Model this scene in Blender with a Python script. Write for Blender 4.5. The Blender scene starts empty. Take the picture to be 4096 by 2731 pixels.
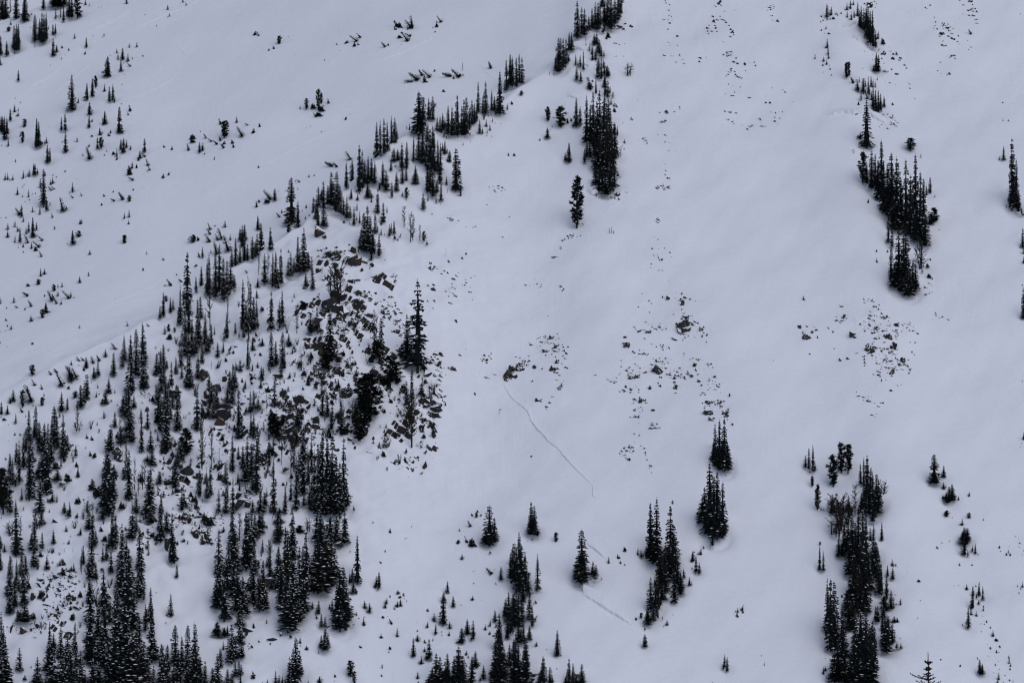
import bpy, bmesh, math, random
import numpy as np
from mathutils import Vector, Matrix

# ---------------------------------------------------------------- camera, sky, sun, exposure
scene = bpy.context.scene
C = scene.collection
WF = 314.0 / 1600.0            # width of the view per metre of distance
cam_data = bpy.data.cameras.new('camera')
cam_data.sensor_fit = 'HORIZONTAL'; cam_data.sensor_width = 36.0; cam_data.lens = 36.0 / WF
cam_data.clip_start = 1.0; cam_data.clip_end = 30000.0
cam = bpy.data.objects.new('camera', cam_data); C.objects.link(cam)
cam.location = (0, 0, 0); cam.rotation_euler = (math.radians(90), 0, 0)
scene.camera = cam

SUN_EL, SUN_AZ = math.radians(52), math.radians(140)   # azimuth clockwise from +Y
world = bpy.data.worlds.new('World'); scene.world = world; world.use_nodes = True
wn = world.node_tree.nodes; wl = world.node_tree.links
sky = wn.new('ShaderNodeTexSky'); sky.sky_type = 'NISHITA'; sky.sun_disc = False
sky.sun_elevation = SUN_EL; sky.sun_rotation = SUN_AZ
sky.air_density = 1.0; sky.dust_density = 5.0; sky.ozone_density = 1.0; sky.altitude = 2200
hsv = wn.new('ShaderNodeHueSaturation'); hsv.inputs['Saturation'].default_value = 0.8   # thin overcast greys the blue
wl.new(sky.outputs[0], hsv.inputs['Color']); wl.new(hsv.outputs[0], wn['Background'].inputs[0]); wn['Background'].inputs[1].default_value = 0.12
sun_data = bpy.data.lights.new('sun', 'SUN'); sun_data.energy = 1.0; sun_data.angle = math.radians(70)
sun_data.color = (1.0, 0.95, 0.93)
sun = bpy.data.objects.new('sun', sun_data); C.objects.link(sun)
sd = Vector((math.sin(SUN_AZ) * math.cos(SUN_EL), math.cos(SUN_AZ) * math.cos(SUN_EL), math.sin(SUN_EL)))
sun.rotation_euler = sd.to_track_quat('Z', 'Y').to_euler(); sun.location = sd * 500
vs = scene.view_settings
vs.view_transform = 'Standard'; vs.look = 'None'; vs.gamma = 1.0; vs.use_curve_mapping = False
vs.exposure = -0.19
scene.cycles.filter_width = 1.15

rng = np.random.default_rng(11); random.seed(5)

# ---------------------------------------------------------------- materials
def new_mat(name):
    m = bpy.data.materials.new(name); m.use_nodes = True
    return m, m.node_tree.nodes, m.node_tree.links, m.node_tree.nodes['Principled BSDF']
def noise(n, l, scale, detail=4, rough=0.55, vec=None):
    t = n.new('ShaderNodeTexNoise'); t.inputs['Scale'].default_value = scale
    t.inputs['Detail'].default_value = detail; t.inputs['Roughness'].default_value = rough
    if vec is not None: l.new(vec, t.inputs['Vector'])
    return t
def mixcol(n, l, fac, a, b):
    m = n.new('ShaderNodeMix'); m.data_type = 'RGBA'
    l.new(fac, m.inputs[0])
    for i, v in ((6, a), (7, b)):
        if isinstance(v, tuple): m.inputs[i].default_value = (*v, 1)
        else: l.new(v, m.inputs[i])
    return m.outputs[2]
def ramp(n, l, fac, lo, hi):
    r = n.new('ShaderNodeMapRange'); r.inputs[1].default_value = lo; r.inputs[2].default_value = hi
    l.new(fac, r.inputs[0]); return r.outputs[0]

def snow_material(name='snow', steep_rock=False):
    m, n, l, b = new_mat(name)
    tc = n.new('ShaderNodeTexCoord').outputs['Object']
    big = noise(n, l, 0.02, 3, vec=tc)
    col = mixcol(n, l, ramp(n, l, big.outputs[0], 0.3, 0.7), (0.775, 0.79, 0.85), (0.815, 0.83, 0.88))
    if steep_rock:                                          # snow does not hold on the steepest faces: bare rock there
        geo = n.new('ShaderNodeNewGeometry'); sep = n.new('ShaderNodeSeparateXYZ'); l.new(geo.outputs['True Normal'], sep.inputs[0])
        pn = noise(n, l, 0.6, 4, 0.65, tc); fn = noise(n, l, 2.5, 4, 0.6, tc)
        am = n.new('ShaderNodeMath'); am.operation = 'MULTIPLY_ADD'; l.new(pn.outputs[0], am.inputs[0]); am.inputs[1].default_value = 0.5; l.new(sep.outputs['Z'], am.inputs[2])
        rock = mixcol(n, l, ramp(n, l, fn.outputs[0], 0.3, 0.7), (0.011, 0.011, 0.013), (0.045, 0.037, 0.032))
        col = mixcol(n, l, ramp(n, l, am.outputs[0], 0.75, 0.71), col, rock)
    l.new(col, b.inputs['Base Color'])
    b.inputs['Roughness'].default_value = 0.75; b.inputs['Specular IOR Level'].default_value = 0.15
    mp = n.new('ShaderNodeMapping'); mp.inputs['Scale'].default_value = (0.35, 1.0, 1.0); l.new(tc, mp.inputs[0])
    rip = noise(n, l, 0.9, 3, 0.6, mp.outputs[0])          # wind ripples
    lump = noise(n, l, 0.16, 4, 0.6, tc)                    # soft drifts
    bp = n.new('ShaderNodeBump'); bp.inputs['Distance'].default_value = 0.22; bp.inputs['Strength'].default_value = 0.7
    l.new(rip.outputs[0], bp.inputs['Height'])
    bp2 = n.new('ShaderNodeBump'); bp2.inputs['Distance'].default_value = 0.9; bp2.inputs['Strength'].default_value = 0.35
    l.new(lump.outputs[0], bp2.inputs['Height']); l.new(bp.outputs[0], bp2.inputs['Normal'])
    rm = n.new('ShaderNodeMapping'); rm.inputs['Scale'].default_value = (1.0, 0.07, 0.07); l.new(tc, rm.inputs[0])
    run = noise(n, l, 0.7, 3, 0.6, rm.outputs[0])           # sluff runnels down the fall line
    where = noise(n, l, 0.035, 2, 0.5, tc)
    mu = n.new('ShaderNodeMath'); mu.operation = 'MULTIPLY'; l.new(run.outputs[0], mu.inputs[0]); sx = n.new('ShaderNodeSeparateXYZ'); l.new(tc, sx.inputs[0])
    my = n.new('ShaderNodeMath'); my.operation = 'MULTIPLY_ADD'; my.inputs[1].default_value = -0.25; my.inputs[2].default_value = 400.0 - 4.0; l.new(sx.outputs['Y'], my.inputs[0])
    ad = n.new('ShaderNodeMath'); ad.operation = 'ADD'; l.new(my.outputs[0], ad.inputs[0]); l.new(sx.outputs['X'], ad.inputs[1])
    ab = n.new('ShaderNodeMath'); ab.operation = 'ABSOLUTE'; l.new(ad.outputs[0], ab.inputs[0])
    gl = ramp(n, l, ab.outputs[0], 20.0, 6.0)                # most of them run in the gully
    mx = n.new('ShaderNodeMath'); mx.operation = 'MAXIMUM'; l.new(gl, mx.inputs[0]); l.new(ramp(n, l, where.outputs[0], 0.52, 0.7), mx.inputs[1])
    l.new(mx.outputs[0], mu.inputs[1])
    bp3 = n.new('ShaderNodeBump'); bp3.inputs['Distance'].default_value = 0.35; bp3.inputs['Strength'].default_value = 0.32
    l.new(mu.outputs[0], bp3.inputs['Height']); l.new(bp2.outputs[0], bp3.inputs['Normal'])
    l.new(bp3.outputs[0], b.inputs['Normal'])
    return m
def foliage_material(name, c1, c2):
    m, n, l, b = new_mat(name)
    oi = n.new('ShaderNodeObjectInfo').outputs['Random']
    tc = n.new('ShaderNodeTexCoord').outputs['Object']
    nz = noise(n, l, 9.0, 2, vec=tc)
    a = n.new('ShaderNodeMath'); a.operation = 'ADD'; l.new(oi, a.inputs[0]); l.new(nz.outputs[0], a.inputs[1])
    green = mixcol(n, l, ramp(n, l, a.outputs[0], 0.4, 1.6), c1, c2)
    f2 = n.new('ShaderNodeMath'); f2.operation = 'FRACT'; f1 = n.new('ShaderNodeMath'); f1.operation = 'MULTIPLY'; f1.inputs[1].default_value = 7.31
    l.new(oi, f1.inputs[0]); l.new(f1.outputs[0], f2.inputs[0])
    clump = noise(n, l, 3.5, 2, vec=tc)
    br = n.new('ShaderNodeMath'); br.operation = 'MULTIPLY'; l.new(ramp(n, l, f2.outputs[0], 0.6, 1.0), br.inputs[0]); l.new(ramp(n, l, clump.outputs[0], 0.45, 0.7), br.inputs[1])
    l.new(mixcol(n, l, br.outputs[0], green, (0.034, 0.02, 0.014)), b.inputs['Base Color'])      # browned needles on some trees
    b.inputs['Roughness'].default_value = 0.8; b.inputs['Specular IOR Level'].default_value = 0.1
    return m
def bark_material(name, c1, c2):
    m, n, l, b = new_mat(name)
    tc = n.new('ShaderNodeTexCoord').outputs['Object']
    nz = noise(n, l, 14.0, 3, vec=tc)
    l.new(mixcol(n, l, nz.outputs[0], c1, c2), b.inputs['Base Color'])
    b.inputs['Roughness'].default_value = 0.9; b.inputs['Specular IOR Level'].default_value = 0.1
    return m
def tree_snow_material():
    m, n, l, b = new_mat('branch_snow')
    tc = n.new('ShaderNodeTexCoord').outputs['Object']; nz = noise(n, l, 12.0, 2, vec=tc)
    l.new(mixcol(n, l, nz.outputs[0], (0.78, 0.8, 0.83), (0.86, 0.87, 0.89)), b.inputs['Base Color'])
    b.inputs['Roughness'].default_value = 0.8; b.inputs['Specular IOR Level'].default_value = 0.1
    return m
def rock_material():
    m, n, l, b = new_mat('rock')
    geo = n.new('ShaderNodeNewGeometry')
    oi = n.new('ShaderNodeObjectInfo').outputs['Random']
    nz = noise(n, l, 0.55, 5, 0.65, geo.outputs['Position'])
    patch = noise(n, l, 1.1, 3, 0.6, geo.outputs['Position'])
    fine = noise(n, l, 3.0, 4, 0.6, geo.outputs['Position'])
    grey = mixcol(n, l, ramp(n, l, fine.outputs[0], 0.3, 0.7), (0.014, 0.015, 0.018), (0.05, 0.049, 0.049))
    brown = mixcol(n, l, ramp(n, l, fine.outputs[0], 0.3, 0.7), (0.025, 0.019, 0.016), (0.09, 0.06, 0.042))
    a = n.new('ShaderNodeMath'); a.operation = 'ADD'; l.new(oi, a.inputs[0]); l.new(nz.outputs[0], a.inputs[1])
    col = mixcol(n, l, ramp(n, l, a.outputs[0], 1.1, 1.5), grey, brown)
    # snow that has settled on the ledges
    sep = n.new('ShaderNodeSeparateXYZ'); l.new(geo.outputs['Normal'], sep.inputs[0])
    am = n.new('ShaderNodeMath'); am.operation = 'MULTIPLY_ADD'; l.new(patch.outputs[0], am.inputs[0]); am.inputs[1].default_value = 0.8
    l.new(sep.outputs['Z'], am.inputs[2])
    cov = ramp(n, l, am.outputs[0], 0.93, 0.98)
    l.new(mixcol(n, l, cov, col, (0.82, 0.83, 0.86)), b.inputs['Base Color'])
    b.inputs['Roughness'].default_value = 0.9; b.inputs['Specular IOR Level'].default_value = 0.15
    bp = n.new('ShaderNodeBump'); bp.inputs['Distance'].default_value = 0.15; bp.inputs['Strength'].default_value = 0.7
    l.new(fine.outputs[0], bp.inputs['Height']); l.new(bp.outputs[0], b.inputs['Normal'])
    return m

M_SNOW = snow_material()
M_GROUND = snow_material('snow_and_rock', True)
M_FIR = foliage_material('fir_needles', (0.006, 0.009, 0.011), (0.014, 0.019, 0.019))
M_PINE = foliage_material('pine_needles', (0.008, 0.012, 0.012), (0.02, 0.024, 0.02))
M_BARK = bark_material('bark', (0.02, 0.017, 0.016), (0.05, 0.043, 0.038))
M_DEAD = bark_material('dead_wood', (0.012, 0.011, 0.011), (0.036, 0.031, 0.028))
M_NEAR = bark_material('near_needles', (0.02, 0.022, 0.014), (0.06, 0.045, 0.03))
M_TSNOW = tree_snow_material()
M_ROCK = rock_material()

# ---------------------------------------------------------------- terrain as a height field
def sm_max(a, b, k): 
    h = np.clip(0.5 + 0.5 * (a - b) / k, 0, 1); return b + (a - b) * h + k * h * (1 - h)
def sm_min(a, b, k): return -sm_max(-a, -b, k)
_ph = rng.uniform(0, 6.28, (40, 2)); _dir = rng.uniform(0, 6.28, 40)
def waves(x, y, lam, n0, n):
    s = 0
    for i in range(n0, n0 + n):
        k = 6.283 / (lam * (0.6 + 0.8 * ((i * 37) % 11) / 11.0))
        s = s + np.sin(k * (x * math.cos(_dir[i]) + y * math.sin(_dir[i])) + _ph[i, 0])
    return s / n
def g(u, s): return np.exp(-0.5 * (u / s) ** 2)
S1 = math.tan(math.radians(36))
def base(x, y):
    z = S1 * (y - 1600.0)
    z = z + 9.0 * g(x + 52 - 0.10 * (y - 1600), 24) * g(y - 1590, 60)        # rocky rib
    z = z - 4.0 * g(x - 2 - 0.25 * (y - 1600), 13) * g(y - 1580, 80)         # gully beside it
    for cx, cy, s, sy, h in ((26, 1700, 9, 60, 2.5), (62, 1590, 16, 40, 3.0), (110, 1690, 10, 70, 3.0), (112, 1520, 10, 60, 3.0), (-118, 1540, 22, 60, 4.0)):
        z = z + h * g(x - cx, s) * g(y - cy, sy)
    return z
def detail(x, y):
    z = 1.5 * waves(x, y, 70, 0, 6) + 0.8 * waves(x, y, 24, 8, 6) + 0.2 * waves(x, y, 9, 16, 6)
    rough = g(x + 50 - 0.1 * (y - 1600), 30) * g(y - 1590, 55) + 1.1 * g(x + 112, 38) * g(y - 1535, 55)
    z = z + rough * (0.9 * waves(x, y, 11, 20, 7) + 0.5 * waves(x, y, 5.5, 30, 8) + 0.22 * waves(x, y, 3.4, 4, 8)) + ledges(x, y)
    return z
LEDGES = ((-51, 1602, 17, 28, 1.0), (-36, 1572, 13, 18, .9), (-62, 1560, 20, 20, .8), (-92, 1545, 14, 14, .8), (-125, 1480, 15, 9, .7), (-30, 1556, 9, 14, .8), (-85, 1572, 10, 10, .6), (44, 1590, 7, 7, .62), (110, 1606, 7, 9, .62), (3, 1590, 5, 5, .6))
def ledges(x, y):
    m = 0
    for cx, cy, sx, sy, a in LEDGES: m = np.maximum(m, a * g(x - cx, sx) * g(y - cy, sy))
    m = np.clip((m - .36) / .4, 0, 1) * np.clip(.42 + 1.7 * waves(x, y, 13, 2, 7), 0, 1)
    p = (y + .5 * x + 4.0 * waves(x, y, 20, 5, 6) + 1.8 * waves(x, y, 5, 13, 7)) / 4.2
    f = p - np.floor(p); t = np.clip(f / .2, 0, 1)
    return m * 2.4 * (t * t * (3 - 2 * t) - f)
def front(x, y): return base(x, y) + detail(x, y)
def px2dir(px, py):
    return (px - 2048.0) / 4096.0 * WF, -(py - 1365.5) / 4096.0 * WF          # x and z per metre of y
CREST = np.array([(-300,1760),(0,1584),(174,1479),(327,1414),(435,1366),(666,1253),(775,1166),(932,1066),(1024,1027),(1141,940),(1207,901),(1294,822),
    (1416,727),(1507,627),(1634,522),(1749,500),(1906,470),(2000,430),(2088,331),(2264,252),(2309,146),(2440,0),(2560,-300)], float)
def crest_plan():
    dx, dz = px2dir(CREST[:, 0], CREST[:, 1])
    lo = np.full(len(dx), 1300.0); hi = np.full(len(dx), 2100.0)
    for _ in range(50):
        mid = 0.5 * (lo + hi); below = dz * mid < front(dx * mid, mid)
        hi = np.where(below, mid, hi); lo = np.where(below, lo, mid)
    return dx * lo, lo
CX, CY = crest_plan()
CY = np.maximum.accumulate(CY)
CX = np.concatenate([[-900], CX, [CX[-1] + 40, CX[-1] + 900]]); CY = np.concatenate([[CY[0] - 120], CY, [CY[-1] + 160, CY[-1] + 4000]])
def crest_y(x):
    s = 0
    for o, w in ((-5, .15), (-2.5, .2), (0, .3), (2.5, .2), (5, .15)): s = s + w * np.interp(x + o, CX, CY)
    return s
def sinterp(x, xs, vals, w=14.0):
    return sum(np.interp(x + o * w, xs, vals) for o in (-1, -.5, 0, .5, 1)) / 5.0
def H_raw(x, y):
    yc = crest_y(x)
    d = np.maximum(y - yc, 0.0)
    zf = base(x, np.minimum(y, yc)) + detail(x, y) * np.exp(-d / 22.0)
    dip = sinterp(x, [-170, -135, -105, -60, -25, 10, 40], [0, 3, 8, 8, 6, 3, 0])
    sb = sinterp(x, [-170, 30, 80], [0.50, 0.56, S1])
    back = sb * d - dip * (1 - np.exp(-d / 13.0)) + (1.2 * waves(x, y, 60, 24, 6) + 0.15 * waves(x, y, 14, 30, 5)) * (1 - np.exp(-d / 25.0))
    return zf + back, d
def fit_back():
    gx, gy = np.meshgrid(np.arange(-170, 30, 6.0), np.arange(1600, 1900, 6.0)); z, d = H_raw(gx, gy)
    k = (d > 50) & (d < 260); A = np.stack([gx[k], gy[k], np.ones(k.sum())], 1)
    return np.linalg.lstsq(A, z[k], rcond=None)[0]
BP = fit_back()
def H(x, y):
    z, d = H_raw(x, y)
    t = np.clip((d - 12) / 90.0, 0, 1); t = t * t * (3 - 2 * t) * np.clip((70 - x) / 60.0, 0, 1)
    plane = BP[0] * x + BP[1] * y + BP[2] + 1.6 * waves(x, y, 65, 24, 6) + 0.5 * waves(x, y, 28, 12, 6)
    z = z + (plane - z) * t
    cap = np.minimum(118.0 + 0.5 * (x + 172.0), 240.0) - 0.15 * (y - 1850.0)
    z = sm_min(z, cap, 3.0)
    z = np.maximum(z, 95.0 + 0.5 * (y - 2060.0) + 6.0 * waves(x, y, 120, 0, 5))
    near = np.interp(y, [-4000, 0, 300, 700, 5000], [200, -1.8, -31, -150, -150])
    near = near + 1.0 * waves(x, y, 60, 32, 5)
    return sm_max(z, near, 14.0)

def cast(px, py):
    """where the line of sight through photo pixels meets the ground"""
    px = np.asarray(px, float); py = np.asarray(py, float)
    dx, dz = px2dir(px, py)
    lo = np.full(px.shape, 1150.0); hi = np.full(px.shape, 2300.0); done = np.zeros(px.shape, bool)
    for y in np.arange(1150.0, 2300.0, 3.0):
        hit = (~done) & (dz * y < H(dx * y, np.full(px.shape, y)))
        lo = np.where(hit, y - 3.0, lo); hi = np.where(hit, y, hi); done |= hit
    for _ in range(14):
        mid = 0.5 * (lo + hi); b = dz * mid < H(dx * mid, mid)
        hi = np.where(b, mid, hi); lo = np.where(b, lo, mid)
    return np.stack([dx * hi, hi, H(dx * hi, hi)], 1)

def tag(o, label=None, cat=None, group=None, kind=None):
    if label: o['label'] = label
    if cat: o['category'] = cat
    if group: o['group'] = group
    if kind: o['kind'] = kind
    return o
def link(name, data, parent=None, loc=(0, 0, 0), rot=(0, 0, 0), scale=(1, 1, 1)):
    o = bpy.data.objects.new(name, data); C.objects.link(o)
    o.location = loc; o.rotation_euler = rot; o.scale = scale
    if parent is not None: o.parent = parent
    return o

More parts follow.
